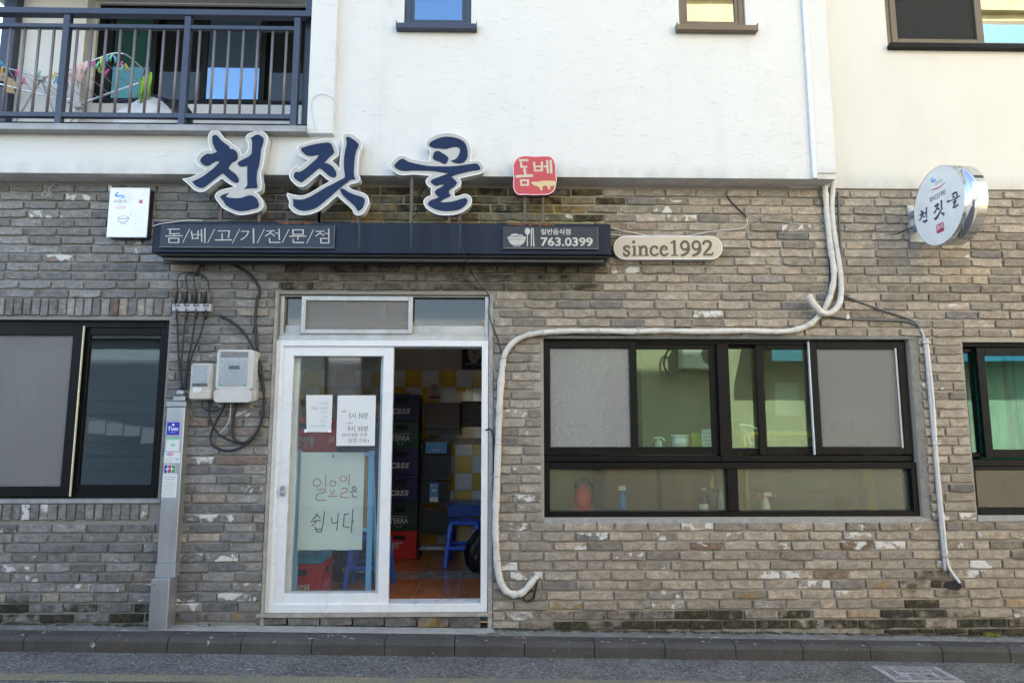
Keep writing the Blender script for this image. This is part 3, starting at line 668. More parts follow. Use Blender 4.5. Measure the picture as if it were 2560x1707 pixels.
# ---------------------------------------------------------------- ground-floor windows
YF = .03      # front of the window frames, set back in the brick
def gx(u, v=1000): return X(u, v, YF)
def gz(v, u=1800): return Z(u, v, YF)
zmid0, zmid1 = gz(1155), gz(1140)
b = MB(); bar_frame(b, MX0 + .002, MX1 - .002, zmid0 + .002, MZ1 - .002, YF + .025, YF + .13, .035, .04)
xm = (gx(1798) + gx(1826)) / 2; b.box(xm - .045, xm + .045, YF, YF + .12, zmid0 + .004, MZ1 - .036, .004)
b.box(MX0 + .004, MX1 - .004, YF + .01, YF + .1, zmid0 + .004, zmid0 + .05, .004)
win = b.build('sliding_window', 'black_frame', bld)
zt0, zt1 = gz(1136), gz(853)
def sl(nm, u0, u1, y, g, gy=None, t=.058):
    x0, x1 = gx(u0), gx(u1); sash('sash', 'black_frame', x0, x1, zt0, zt1, y, y + .032, t, win)
    pane(nm, g, x0 + t - .006, x1 - t + .006, zt0 + .05, zt1 - .05, y + (.014 if gy is None else gy), win)
sl('screen', 1357, 1594, YF + .0, 'mesh_light'); sl('pane', 1360, 1610, YF + .075, 'glass_green', t=.06)
sl('pane', 1575, 1800, YF + .038, 'glass_green'); sl('pane', 1818, 1925, YF + .076, 'glass_teal' if False else 'glass_green', t=.045)
sl('pane', 1899, 2060, YF + .038, 'glass_green'); sl('screen', 2031, 2273, YF + .0, 'mesh_grey'); sl('pane', 2040, 2272, YF + .076, 'glass_green')
MB().box(gx(2031) - .009, gx(2031) - .001, YF - .004, YF + .02, zt0, zt1).build('seal_strip', 'trunking', win)
MB().box(gx(2246) + .0, gx(2246) + .012, YF - .003, YF - .0005, zt0 + .05, zt1 - .05).build('seal_strip', 'conduit_pale', win)
b = MB(); bar_frame(b, MX0 + .002, MX1 - .002, MZ0 - .006, zmid0 - .001, YF - .012, YF + .12, .042, .045, .05)
xm2 = (gx(1809) + gx(1837)) / 2; b.box(xm2 - .04, xm2 + .04, YF - .006, YF + .1, MZ0 + .04, zmid0 - .05, .004)
low = b.build('fixed_window', 'black_frame', bld)
pane('pane', 'frosted', MX0 + .04, xm2 - .036, MZ0 + .035, zmid0 - .048, YF + .04, low); pane('pane', 'frosted', xm2 + .036, MX1 - .04, MZ0 + .035, zmid0 - .048, YF + .04, low)
# left window
xl = lambda u, v=1000: X(u, v, YF)
b = MB(); bar_frame(b, -4.55, LX1 - .002, LZ0 - .002, LZ1 - .002, YF + .02, YF + .13, .05, .06); lw = b.build('sliding_window', 'black_frame', bld)
ztl, zbl = Z(200, 815, YF), Z(200, 1240, YF); xs_ = (X(216, 812, YF) + X(171, 1242, YF)) / 2
sash('sash', 'black_frame', -4.5, xs_ - .006, zbl, ztl, YF - .005, YF + .03, .072, lw); pane('screen', 'mesh_grey', -4.45, xs_ - .075, zbl + .06, ztl - .06, YF + .012, lw)
pane('pane', 'glass_blue', -4.45, xs_ - .02, zbl + .04, ztl - .04, YF + .09, lw)
MB().box(xs_ - .005, xs_ + .004, YF - .008, YF + .004, zbl, ztl).build('seal_strip', 'strip_cream', lw)
sash('sash', 'black_frame', xs_ - .035, LX1 - .03, zbl + .015, ztl - .005, YF + .033, YF + .066, .062, lw); pane('pane', 'glass_blue', xs_ + .025, LX1 - .085, zbl + .07, ztl - .06, YF + .05, lw)
# right window
zmr0, zmr1 = Z(2500, 1165, YF), Z(2500, 1137, YF)
b = MB(); bar_frame(b, RX0 + .002, RX1 - .002, zmr0, RZ1 - .002, YF + .02, YF + .13, .03, .05); rw = b.build('sliding_window', 'black_frame', bld)
xr = X(2450, 900, YF)
sash('sash', 'black_frame', xr - .02, RX1 - .04, zmr1 - .02, RZ1 - .04, YF + .0, YF + .035, .062, rw); pane('pane', 'glass_teal', xr + .035, RX1 - .09, zmr1 + .035, RZ1 - .1, YF + .015, rw)
sash('sash', 'black_frame', RX0 + .025, xr + .25, zmr1 - .015, RZ1 - .045, YF + .04, YF + .075, .03, rw); pane('pane', 'glass_teal', RX0 + .05, xr + .23, zmr1 + .02, RZ1 - .08, YF + .055, rw)
b = MB(); bar_frame(b, RX0 + .002, RX1 - .002, RZ0 + .002, zmr0 - .001, YF - .01, YF + .12, .03, .045, .03); rl = b.build('fixed_window', 'black_frame', bld)
pane('pane', 'glass_dark', RX0 + .03, RX1 - .03, RZ0 + .045, zmr0 - .028, YF + .04, rl)

# ---------------------------------------------------------------- transom and sliding door
YD = .02
def dx(u, v): return X(u, v, YD)
def dz(v, u=950): return Z(u, v, YD)
fz0, fz1 = .307, Z(950, 851, 0)
tz0 = fz1 + .042
b = MB(); bar_frame(b, DX0 + .002, DX1 - .002, tz0, DZ1 - .002, YD + .01, YD + .13, .03, .02, .012); tr = b.build('transom_window', 'aluminium', bld)
b = MB(); b.box(DX0 + .002, DX1 - .002, YD, YD + .13, fz1 + .001, tz0 - .001); b.build('transom_sill', 'aluminium', tr)
ta, tb_ = dx(753, 780), dx(1032, 780)
sash('sash', 'aluminium', ta, tb_, tz0 + .012, DZ1 - .012, YD - .004, YD + .03, .035, tr); pane('screen', 'mesh_grey', ta + .03, tb_ - .03, tz0 + .045, DZ1 - .045, YD + .012, tr)
tm = dx(955, 780); MB().box(tm - .02, tm + .02, YD + .045, YD + .07, tz0 + .02, DZ1 - .02).build('stile', 'aluminium', tr)
for x0, x1 in ((DX0 + .035, ta + .03), (ta + .0, tm - .02), (tm + .02, DX1 - .035)):
    MB().box(x0, x1, YD + .05, YD + .072, tz0 + .02, tz0 + .085, .002).build('bottom_rail', 'aluminium', tr)
    pane('pane', 'glass_dark', x0, x1, tz0 + .085, DZ1 - .02, YD + .06, tr)
MB().box(ta + .012, ta + .018, YD - .012, YD - .004, DZ1 - .15, DZ1 - .09).build('pull', 'pvc_white', tr)
# paper seen on the right transom pane
b = MB(); fr = wallframe(YD + .075); b.face(*[fr(X(640 + a / 2.614, 700 + c_ / 2.614, YD + .075), Z(640 + a / 2.614, 700 + c_ / 2.614, YD + .075)) for a, c_ in ((1110, 125), (1135, 180), (1200, 192), (1222, 180), (1226, 125))]); tag(b.build('paper_sheet', 'leaflet_blue'), 'pale blue paper taped inside the right transom pane', 'paper')
b = MB(); bar_frame(b, DX0 + .002, DX1 - .002, fz0, fz1 - .001, YD - .03, YD + .13, .05, .06, .045)
door = b.build('sliding_door', 'pvc_white', bld)
MB().box(DX0 + .002, DX0 + .03, YD - .034, YD - .0305, fz0 + .005, fz1 - .003).build('aged_edge', 'pvc_aged', door)
sx0, sx1 = dx(710, 880), dx(985, 880)
sz0, sz1 = fz0 + .045, fz1 - .042
sash('door_sash', 'pvc_white', sx0, sx1, sz0, sz1, YD - .012, YD + .034, .078, door, .085)
g0, g1 = sx0 + .074, sx1 - .074
pane('pane', 'glass_clear', g0, g1, sz0 + .08, sz1 - .074, YD + .012, door)
x2 = sx1 - .07
sash('door_sash', 'pvc_white', sx0 - .02 + .06, x2 + .035, sz0 + .005, sz1 - .003, YD + .05, YD + .095, .07, door, .08); pane('pane', 'glass_clear', sx0 + .1, x2 - .03, sz0 + .08, sz1 - .07, YD + .07, door)
hz = Z(707, 1227, YD - .02); hx = X(707, 1227, YD - .02)
MB().box(hx - .017, hx + .017, YD - .03, YD - .0125, hz - .035, hz + .04, .006).build('lock', 'galvanised', door); MB().lathe([(.009, 0), (.009, .012)], (hx, YD - .03, hz - .005), (0, -1, 0), 12).build('lock_barrel', 'silver', door)
# ---------------------------------------------------------------- rooms behind the glass
FZ = .28
def room():
    o = MB().box(XL + .25, XR - .25, .235, 4.45, FZ - .1, FZ - .008).build('floor', 'ceiling_white'); tag(o, kind='structure')
    ts = .345; n = 0
    me = None
    for i in range(-7, 3):
        for j in range(0, 10):
            x0 = -.335 + i * ts; y0 = .245 + j * ts
            if x0 < -2.4 or x0 > .15 or y0 > 3.0: continue
            grey = (i == 0 and j > 1) or (j == 2 and i > -3)
            b = MB().box(.003, ts - .003, .003, ts - .003, -.01, 0); t_ = b.build('floor_tile', 'tile_floor_grey' if (i == 0 and j >= 3) else ('tile_floor_grey' if j == 3 and i <= 0 else 'tile_floor'), None); t_.location = (x0, y0, FZ); par(t_, o); 
    wl = MB().box(-2.6, .2, 2.91, 3.0, FZ, 2.7).build('tiled_wall', 'room_plaster'); tag(wl, kind='structure')  # kept short of the ceiling so daylight from the added rear opening spills over
    T = .2; xw = X(1097, 1000, 2.9); zt = Z(1100, 925, 2.9)
    for i in range(-9, 5):
        for j in range(0, 11):
            x0 = xw + i * T; z1 = zt - j * T - (.0 if j < 5 else 0)
            if x0 < -2.5 or x0 + T > .2 or z1 - T < FZ - .12: continue
            yel = (i + j) % 2 == 0
            if j == 4: 
                t_ = MB().box(.002, T - .002, -.012, 0, -T * .35, -.002).build('wall_tile', 'tile_border'); t_.location = (x0, 2.909, z1); par(t_, wl)
                t_ = MB().box(.002, T - .002, -.012, 0, -T + .002, -T * .36).build('wall_tile', 'tile_yellow' if yel else 'tile_white'); t_.location = (x0, 2.909, z1); par(t_, wl); continue
            t_ = MB().box(.002, T - .002, -.012, 0, -T + .002, -.002).build('wall_tile', 'tile_yellow' if yel else 'tile_white'); t_.location = (x0, 2.909, z1); par(t_, wl)
    b = MB(); b.box(.2, .28, .235, 4.4, FZ, 2.94); b.box(-2.68, -2.6, .235, 4.4, FZ, 2.94); b.box(3.38, 3.46, .235, 4.4, FZ, 2.94); o = b.build('partition_wall', 'room_plaster'); tag(o, kind='structure')
    o = MB().box(.29, 3.37, 1.9, 1.96, FZ, 2.52).build('kitchen_wall', 'kitchen_wall'); tag(o, kind='structure')  # gap left above so the added rear opening lights the kitchen
    o = MB().box(.281, 3.375, .225, .5, FZ, .955).build('kitchen_counter', 'wood_panel'); tag(o, 'brown wooden counter along the inside of the wide window', 'counter')
    o = MB().box(-4.5, -2.7, 1.6, 1.66, FZ, 2.94).build('side_room_wall', 'room_plaster'); tag(o, kind='structure')
    o = MB().box(3.47, 8.7, 1.6, 1.66, FZ, 2.94).build('far_room_wall', 'room_plaster'); tag(o, kind='structure')
room()

# ================================================================ signs
# navy sign beam over the door
YBM = -.30
bx0, bx1, bz1, bz0 = X(380, 600, YBM), X(1527, 600, YBM), Z(950, 557, YBM), Z(950, 634, YBM)
beam = thing('sign_beam', 'long navy steel sign beam carrying the big letters above the door', 'sign', ((bx0 + bx1) / 2, -.15, bz0))
MB().box(bx0, bx1, YBM, -.004, bz0, bz1, .004).build('beam_body', 'navy_steel', beam)
MB().box(bx0 + .03, bx1 - .02, YBM + .03, -.02, bz0 - .012, bz0 - .001).build('beam_underside', 'beam_under', beam)
MB().tube([(bx0 + .06, YBM + .09, bz0 - .025), (bx1 - .04, YBM + .09, bz0 - .025)], .014, 10).build('tube_lamp', 'grey_tube', beam, True)
MB().box(bx0 + .01, bx1 - .01, YBM + .16, YBM + .2, bz0 - .04, bz0 - .012).build('lower_rib', 'beam_under', beam)
b = MB()
for u, h in ((897, .10), (1027, .10), (1150, .07), (1310, .05)):
    x_ = X(u, 600, YBM); b.prism(wallframe(YBM), [(x_ - .008, bz1 - .005), (x_ + .009, bz1 - .005), (x_ + .006, bz0 + .06), (x_ + .001, bz0 + .015), (x_ - .004, bz0 + .05)], .0006, .0012)
b.build('drip_stain', 'navy_panel', beam)
b = MB(); x_ = X(1265, 555, YBM); random.seed(3)
for k in range(26):
    xx = X(1270 + k * 8, 558, YBM) if k < 15 else X(700 + (k - 15) * 9, 558, YBM); b.box(xx - .01, xx + .012, YBM - .002, YBM + .05, bz1 - random.uniform(.004, .02), bz1 + .002)
b.build('rust_patch', 'rust', beam)
def zoompt(org, sc, y): return lambda p: (lambda q: (q.x, q.z))(at(org[0] + p[0] / sc, org[1] + p[1] / sc, y))
YP = YBM - .018
def sign_panel(name, m, org, sc, l, t, r, bt):
    f = zoompt(org, sc, YP); a = f((l, t)); c = f((r, bt)); d = f((l, bt)); e = f((r, t))
    x0, x1, z0, z1 = (a[0] + d[0]) / 2, (c[0] + e[0]) / 2, (c[1] + d[1]) / 2, (a[1] + e[1]) / 2
    p_ = MB().box(x0, x1, YP, YBM - .001, z0, z1, .003).build(name, m, beam); 
    b = MB(); b.box(x0 - .001, x1 + .001, YP - .003, YP - .0002, z0 - .004, z0 + .003); b.box(x1 - .003, x1 + .002, YP - .003, YP - .0002, z0 + .003, z1); b.build('panel_edge', 'grey_tube', p_)
    return p_, f
pl, f4 = sign_panel('name_panel', 'navy_panel', (370, 540), 4.8, 145, 105, 2238, 378)
px_m = (f4((1000, 200))[0] - f4((0, 200))[0]) / 1000
frp = wallframe(YP); b = MB()
def st(*pts, w=13): b.ribbon(frp, [f4(p) for p in pts], w * px_m, .0005)
def box_(l, t, r, bt, wh=12, wv=16):
    st((l, t), (r, t), w=wh); st((l, bt), (r, bt), w=wh); st((l + 2, t), (l + 4, bt), w=wv); st((r - 3, t), (r - 4, bt), w=wv)
st((238, 160), (378, 158), w=12); st((266, 162), (266, 214), w=15); st((255, 215), (380, 212), w=12); st((312, 215), (312, 238), w=14); st((212, 241), (412, 238), w=13); box_(250, 268, 372, 320)
def slash(a, c_): st(a, c_, w=9)
for a, c_ in (((500, 160), (418, 318)), ((800, 160), (718, 320)), ((1100, 160), (1015, 322)), ((1395, 162), (1312, 322)), ((1692, 164), (1610, 322)), ((1985, 167), (1908, 325))): slash(a, c_)
st((522, 188), (536, 275), w=15); st((602, 180), (600, 275), w=15); st((530, 226), (600, 223), w=11); st((537, 270), (600, 267), w=11); st((604, 228), (640, 225), w=11); st((642, 165), (646, 308), w=15); st((683, 152), (683, 320), w=16)
st((842, 181), (982, 179), w=12); st((976, 182), (966, 258), w=15); st((890, 214), (890, 284), w=15); st((808, 290), (1002, 288), w=14)
st((1122, 186), (1212, 184), w=12); st((1208, 186), (1190, 228), (1158, 262), (1118, 285), w=13); st((1266, 157), (1268, 322), w=17)
st((1425, 181), (1520, 178), w=11); st((1482, 182), (1460, 212), (1410, 241), w=13); st((1472, 206), (1520, 240), w=12); st((1522, 209), (1566, 207), w=10); st((1574, 158), (1576, 284), w=16); st((1458, 270), (1462, 318), (1584, 318), w=14)
box_(1738, 168, 1866, 222); st((1702, 244), (1898, 243), w=13); st((1800, 246), (1800, 284), w=14); st((1742, 282), (1746, 320), (1868, 320), w=14)
st((2017, 186), (2115, 183), w=11); st((2077, 187), (2056, 213), (2014, 241), w=13); st((2066, 209), (2112, 236), w=12); st((2116, 213), (2160, 211), w=10); st((2168, 158), (2172, 256), w=16); box_(2072, 271, 2174, 325)
b.build('lettering', 'panel_print', pl)
pr, f8 = sign_panel('phone_panel', 'grey_panel', (1260, 560), 8.4, -28, 55, 1972, 515)
s8 = (f8((1000, 200))[0] - f8((0, 200))[0]) / 1000; b = MB()
def poly8(pts): b.layer += 1; b.prism(frp, [f8(p) for p in pts], .0002, .0006 + b.layer * .00004, back=False)
poly8([(120, 252), (150, 222), (200, 204), (250, 202), (300, 215), (320, 230), (350, 222), (390, 230), (415, 252)]); poly8([(75, 268), (460, 268), (458, 318), (80, 318)])
poly8([(88, 328), (452, 328), (430, 380), (395, 420), (350, 442), (190, 442), (145, 420), (110, 380)]); poly8([(190, 458), (350, 458), (345, 472), (195, 472)])
e_ = [(492 + 56 * math.cos(t_ * .3927), 155 + 72 * math.sin(t_ * .3927)) for t_ in range(16)]; poly8(e_); poly8([(480, 220), (502, 220), (502, 472), (480, 472)]); poly8([(562, 86), (586, 86), (586, 472), (565, 472)]); poly8([(598, 86), (620, 86), (640, 472), (615, 472)])
b.build('bowl_and_cutlery', 'panel_print', pr)
c_ = f8((1085, 165)); text('lettering', '일반음식점', frp, c_[0], c_[1], 128 * s8, 'panel_print', pr, .018, .0008, w=625 * s8)
c_ = f8((1318, 375)); text('lettering', '763.0399', frp, c_[0], c_[1], 195 * s8, 'panel_print', pr, .025, .0008, w=1095 * s8)

# big channel letters
L1 = ((450, 320), 6.816, dict(outer=[(48,873),(130,860),(230,828),(345,765),(445,708),(380,685),(310,625),(275,550),(290,480),(340,425),(410,390),(470,372),(540,380),(500,290),(482,190),(490,120),(530,65),(610,47),(670,70),(715,130),(760,185),(820,215),(870,255),(920,305),(985,345),(1030,405),(1050,465),(1100,450),(1145,410),(1165,350),(1165,250),(1130,200),(1130,150),(1170,105),(1250,75),(1320,50),(1390,60),(1455,100),(1490,150),(1485,220),(1460,310),(1445,380),(1430,500),(1415,610),(1395,690),(1370,750),(1370,830),(1385,900),(1388,980),(1370,1050),(1330,1078),(1270,1090),(1330,1130),(1385,1200),(1415,1290),(1400,1360),(1340,1415),(1250,1445),(1150,1465),(1020,1478),(930,1455),(830,1410),(740,1365),(690,1310),(670,1280),(625,1225),(600,1170),(615,1125),(660,1085),(740,1050),(840,1030),(950,1000),(870,960),(800,920),(715,860),(640,905),(560,960),(480,1030),(410,1075),(330,1080),(260,1060),(200,1010),(150,960),(100,915)],
 inner=[[(205,915),(290,880),(400,820),(500,745),(570,690),(630,630),(680,570),(600,575),(540,610),(480,645),(420,640),(365,600),(345,555),(375,500),(430,460),(485,435),(515,448),(630,412),(595,350),(560,270),(550,190),(555,145),(605,120),(650,145),(690,200),(760,260),(830,310),(855,360),(910,365),(960,405),(985,480),(970,545),(900,585),(860,625),(825,685),(870,730),(940,780),(985,840),(1003,900),(970,938),(900,915),(830,860),(770,810),(725,773),(660,820),(580,880),(500,945),(420,1005),(370,1022),(310,1010),(260,975)],
 [(1200,180),(1250,145),(1320,115),(1390,145),(1425,185),(1415,260),(1395,330),(1380,370),(1370,480),(1355,580),(1340,660),(1315,740),(1305,850),(1310,940),(1320,1000),(1300,1025),(1190,1028),(1090,1042),(1130,1005),(1148,960),(1145,800),(1148,645),(1080,660),(1020,655),(980,615),(1000,580),(1080,535),(1160,495),(1210,450),(1225,400),(1228,220)],
 [(680,1175),(730,1140),(830,1108),(805,1135),(775,1170),(850,1190),(980,1198),(1070,1185),(1150,1155),(1215,1150),(1280,1180),(1325,1240),(1345,1310),(1320,1360),(1230,1385),(1130,1410),(1020,1418),(940,1400),(850,1360),(780,1310),(735,1240)]]))
L2 = ((700, 320), 6.816, dict(outer=[(130,1115),(220,1140),(330,1160),(440,1145),(560,1085),(700,1000),(790,950),(872,905),(790,860),(680,768),(600,830),(510,905),(440,970),(370,995),(300,985),(230,930),(175,860),(165,800),(185,730),(235,680),(295,650),(310,690),(350,680),(420,610),(497,545),(420,515),(345,460),(305,390),(305,330),(340,288),(400,280),(500,245),(640,212),(800,193),(870,200),(930,260),(975,340),(995,420),(970,485),(920,520),(868,565),(920,600),(975,660),(1020,735),(1025,620),(1035,480),(1060,370),(1075,280),(1070,180),(1085,120),(1150,92),(1220,100),(1290,140),(1360,200),(1390,270),(1380,350),(1345,430),(1330,530),(1325,650),(1320,780),(1350,825),(1362,870),(1330,915),(1270,938),(1190,955),(1145,995),(1200,1040),(1310,1080),(1420,1115),(1490,1170),(1510,1240),(1490,1330),(1440,1420),(1390,1470),(1330,1485),(1270,1460),(1235,1390),(1170,1320),(1090,1255),(1010,1180),(980,1150),(900,1210),(790,1310),(670,1400),(540,1455),(400,1478),(290,1460),(200,1400),(155,1330),(165,1260),(140,1190),(120,1150)],
 inner=[[(362,340),(410,330),(500,300),(640,270),(760,255),(830,252),(880,285),(905,350),(925,415),(900,445),(830,510),(755,600),(820,610),(890,655),(945,730),(960,800),(940,838),(890,843),(830,810),(750,740),(670,692),(590,750),(500,825),(430,880),(370,925),(320,910),(250,860),(235,815),(250,770),(285,745),(310,755),(370,735),(450,680),(540,600),(620,530),(668,460),(600,470),(530,480),(450,465),(390,420),(362,380)],
 [(1122,170),(1165,152),(1220,180),(1290,225),(1335,275),(1330,320),(1295,400),(1275,500),(1265,620),(1258,760),(1270,840),(1295,880),(1210,885),(1150,925),(1080,980),(980,1060),(880,1150),(760,1250),(650,1340),(540,1390),(400,1412),(300,1385),(230,1330),(228,1260),(210,1210),(300,1222),(400,1215),(510,1175),(650,1095),(780,1015),(900,955),(1020,890),(1105,840),(1095,740),(1088,600),(1100,450),(1125,330),(1137,250)],
 [(1020,1045),(1065,1032),(1110,1055),(1180,1100),(1280,1140),(1380,1170),(1440,1205),(1440,1280),(1405,1360),(1340,1418),(1310,1390),(1270,1330),(1170,1240),(1080,1160),(1035,1090)]]))
L3 = ((960, 320), 6.535, dict(outer=[(110,600),(140,540),(200,480),(270,455),(340,455),(400,490),(470,515),(600,540),(752,548),(748,460),(758,375),(710,340),(685,285),(695,215),(750,165),(850,115),(980,85),(1080,80),(1190,105),(1290,150),(1360,210),(1410,310),(1425,410),(1410,540),(1480,535),(1560,545),(1610,590),(1635,650),(1620,710),(1570,745),(1480,765),(1340,795),(1225,820),(1255,880),(1240,940),(1180,990),(1133,1035),(1155,1130),(1240,1110),(1310,1085),(1380,1100),(1425,1150),(1425,1220),(1370,1300),(1270,1370),(1150,1410),(1010,1420),(870,1405),(740,1340),(670,1270),(650,1210),(680,1150),(780,1105),(768,1040),(780,985),(720,940),(690,890),(700,840),(768,775),(640,765),(480,755),(330,765),(240,755),(160,700),(118,650)],
 inner=[[(163,615),(210,560),(270,512),(330,510),(390,550),(500,580),(620,605),(750,625),(900,628),(1050,630),(1200,620),(1350,600),(1490,582),(1540,600),(1578,660),(1550,690),(1430,705),(1300,735),(1180,765),(1100,800),(1150,840),(1195,895),(1150,960),(1090,1000),(1058,1045),(1090,1105),(1060,1130),(980,1165),(915,1213),(1020,1215),(1150,1195),(1260,1160),(1330,1148),(1370,1185),(1340,1250),(1270,1310),(1180,1345),(1020,1358),(900,1345),(800,1310),(730,1265),(722,1225),(760,1185),(830,1160),(900,1130),(850,1090),(832,1045),(860,1005),(930,970),(985,932),(910,930),(850,948),(800,920),(758,880),(790,845),(880,810),(970,775),(1050,745),(930,725),(780,705),(640,700),(480,698),(350,705),(270,695),(200,660)],
 [(740,260),(790,215),(900,165),(1000,145),(1100,150),(1200,170),(1290,215),(1340,280),(1365,370),(1365,470),(1330,540),(1270,578),(1200,580),(1140,565),(1090,530),(1150,520),(1200,480),(1235,410),(1240,350),(1200,315),(1120,315),(1050,335),(990,345),(900,335),(820,330),(745,295)],
 [(808,430),(840,385),(900,378),(940,405),(1000,440),(1052,490),(1040,540),(1010,585),(960,580),(900,550),(805,508)]]))
YL0, YL1 = -.205, -.285      # back and front of the letters
def corner_smooth(pts, n=3):
    """round the outline but keep its sharp tips"""
    N = len(pts); V = [Vector(p) for p in pts]; out = []
    sharp = []
    for i in range(N):
        d1 = (V[i] - V[i - 1]).normalized(); d2 = (V[(i + 1) % N] - V[i]).normalized(); sharp.append(d1.dot(d2) < .35)
    for i in range(N):
        p0, p1, p2, p3 = V[i - 1], V[i], V[(i + 1) % N], V[(i + 2) % N]
        if sharp[i]: p0 = p1
        if sharp[(i + 1) % N]: p3 = p2
        for j in range(n):
            t = j / n; out.append(.5 * ((2 * p1) + (p2 - p0) * t + (2 * p0 - 5 * p1 + 4 * p2 - p3) * t * t + (3 * p1 - p0 - 3 * p2 + p3) * t ** 3))
    return out
def channel_letter(L, label, posts):
    org, sc, d = L; f = zoompt(org, sc, YL1); fr = wallframe(YL1)
    out = [f(p) for p in corner_smooth(d['outer'])]
    cx_ = sum(p[0] for p in out) / len(out)
    t = thing('channel_letter', label, 'sign letter', (cx_, -.245, bz1), 'three big channel letters on the sign beam')
    body = MB().prism(fr, out, YL1 - YL0, -.004).build('letter_box', 'letter_side', t)
    MB().prism(fr, out, -.0039, -.003, back=False).build('letter_face', 'letter_face', t)
    MB().ribbon(fr, out, .007, -.0005, closed=True).build('rim', 'white_trim', t)
    for q in d['inner']: MB().prism(fr, [f(p) for p in corner_smooth(q)], -.0029, .0015, back=False).build('brush_stroke', 'letter_blue', t)
    for u, vt in posts:
        x_ = X(u, vt, -.245); z_ = Z(u, vt, -.245); MB().box(x_ - .011, x_ + .011, -.256, -.234, bz1 - .001, max(z_, bz1 + .02)).build('support_post', 'rust_post', t)
channel_letter(L1, 'leftmost big navy brush letter with white rim on the sign beam', [(553, 520), (650, 525)])
channel_letter(L2, 'middle big navy brush letter with white rim on the sign beam', [(803, 440), (800, 525), (898, 470)])
channel_letter(L3, 'big navy brush letter with a long crossbar, nearest the red seal sign', [(1030, 440), (1123, 540), (1150, 530)])
# the small black unit behind the middle letter and loose leads on the beam
# red seal sign
f13 = zoompt((1240, 380), 13.067, YL1); s13 = (f13((1000, 200))[0] - f13((0, 200))[0]) / 1000; fr = wallframe(YL1)
so = [(565,600),(570,450),(610,320),(690,220),(800,160),(950,135),(1200,148),(1400,150),(1650,140),(1780,165),(1870,240),(1920,350),(1945,500),(1945,700),(1975,890),(1955,1010),(1930,1150),(1885,1260),(1800,1330),(1680,1385),(1400,1395),(1200,1400),(950,1385),(760,1390),(670,1340),(610,1260),(575,1130),(575,980),(585,880),(570,740)]
out = [f13(p) for p in smooth(so, 3)]
seal = thing('seal_sign', 'red rounded square sign with cream letters on two thin posts', 'sign', (f13((1270, 700))[0], -.245, bz1))
MB().prism(fr, out, YL1 - YL0, -.002).build('sign_box', 'seal_side', seal); MB().prism(fr, out, -.0019, -.001, back=False).build('sign_face', 'seal_red', seal); MB().ribbon(fr, out, .006, .0, closed=True).build('rim', 'logo_pink', seal)
b = MB()
def s13r(*pts, w=72): b.ribbon(fr, [f13(p) for p in pts], w * s13, .0004)
s13r((770, 272), (1030, 275), w=74); s13r((815, 290), (825, 490), (1000, 492), w=66); s13r((930, 570), (960, 760), w=84); s13r((665, 805), (1180, 775), w=88)
s13r((810, 932), (1048, 930), w=66); s13r((812, 940), (830, 1085), w=66); s13r((1050, 935), (1045, 1080), w=62); s13r((830, 1085), (1045, 1082), w=62)
s13r((1243, 350), (1275, 620), w=66); s13r((1497, 340), (1500, 600), w=72); s13r((1275, 480), (1490, 480), w=52); s13r((1275, 618), (1495, 612), w=62); s13r((1575, 478), (1660, 488), w=62); s13r((1670, 295), (1695, 675), w=76); s13r((1785, 290), (1805, 685), w=80)
b.build('lettering', 'seal_print', seal)
MB().prism(fr, [f13(p) for p in smooth([(1150,1010),(1200,985),(1300,985),(1550,950),(1750,945),(1935,975),(1915,1105),(1780,1115),(1770,1210),(1740,1250),(1690,1190),(1660,1110),(1535,1120),(1520,1230),(1490,1275),(1440,1220),(1400,1140),(1300,1120),(1200,1060)], 2)], -.0005, .0015, back=False).build('cutting_board_print', 'board_print', seal)
for u in (1312, 1358): x_ = X(u, 520, -.245); MB().box(x_ - .009, x_ + .009, -.254, -.236, bz1 - .001, Z(u, 492, -.245)).build('support_post', 'rust_post', seal)

# since1992 plaque
YS = -.085; f9 = zoompt((1530, 580), 8.11, YS); s9 = (f9((1000, 300))[0] - f9((0, 300))[0]) / 1000; fr = wallframe(YS)
plq = thing('oval_plaque', 'cream rounded plaque reading since1992 right of the sign beam', 'sign', (f9((1135, 320))[0], -.03, f9((1135, 550))[1]))
rr = 228; out = [f9((270 + rr * math.cos(a), 320 - rr * math.sin(a))) for a in [math.pi / 2 + math.pi * k / 16 for k in range(17)]] + [f9((2005 + rr * math.cos(a), 320 - rr * math.sin(a))) for a in [-math.pi / 2 + math.pi * k / 16 for k in range(17)]]
MB().prism(fr, out, YS + .010, -.002).build('plaque_body', 'letter_side', plq); MB().prism(fr, out, -.0019, -.001, back=False).build('plaque_face', 'cream_face', plq); MB().ribbon(fr, out, .006, .0, closed=True).build('rim', 'white_trim', plq)
b = MB()
def s9r(pts, w, sm=True):
    pp = smooth(pts, 4, False) if sm and len(pts) > 2 else [Vector(p) for p in pts]
    if isinstance(w, list):
        m = len(pp) - 1; w = [w[0] + (w[1] - w[0]) * math.sin(math.pi * k / m) for k in range(m + 1)]; w = [q * s9 for q in w]
    else: w = w * s9
    b.ribbon(fr, [f9(p) for p in pp], w, .0004, cap=False)
s9r([(352, 330), (335, 296), (295, 290), (255, 308), (250, 345), (295, 378), (335, 405), (345, 445), (310, 478), (265, 476), (236, 425)], [38, 52]); s9r([(348, 285), (352, 345)], 22); s9r([(232, 415), (236, 480)], 22)
b.disc(fr, *f9((440, 205)), 35 * s9, c=.0004); s9r([(453, 278), (456, 480)], 52); s9r([(400, 300), (455, 285)], 24); s9r([(397, 476), (506, 476)], 24)
s9r([(572, 285), (577, 480)], 54); s9r([(524, 302), (575, 287)], 24); s9r([(590, 335), (625, 300), (665, 295), (692, 325), (697, 380), (699, 480)], 52); s9r([(524, 476), (632, 476)], 24); s9r([(646, 476), (752, 476)], 24)
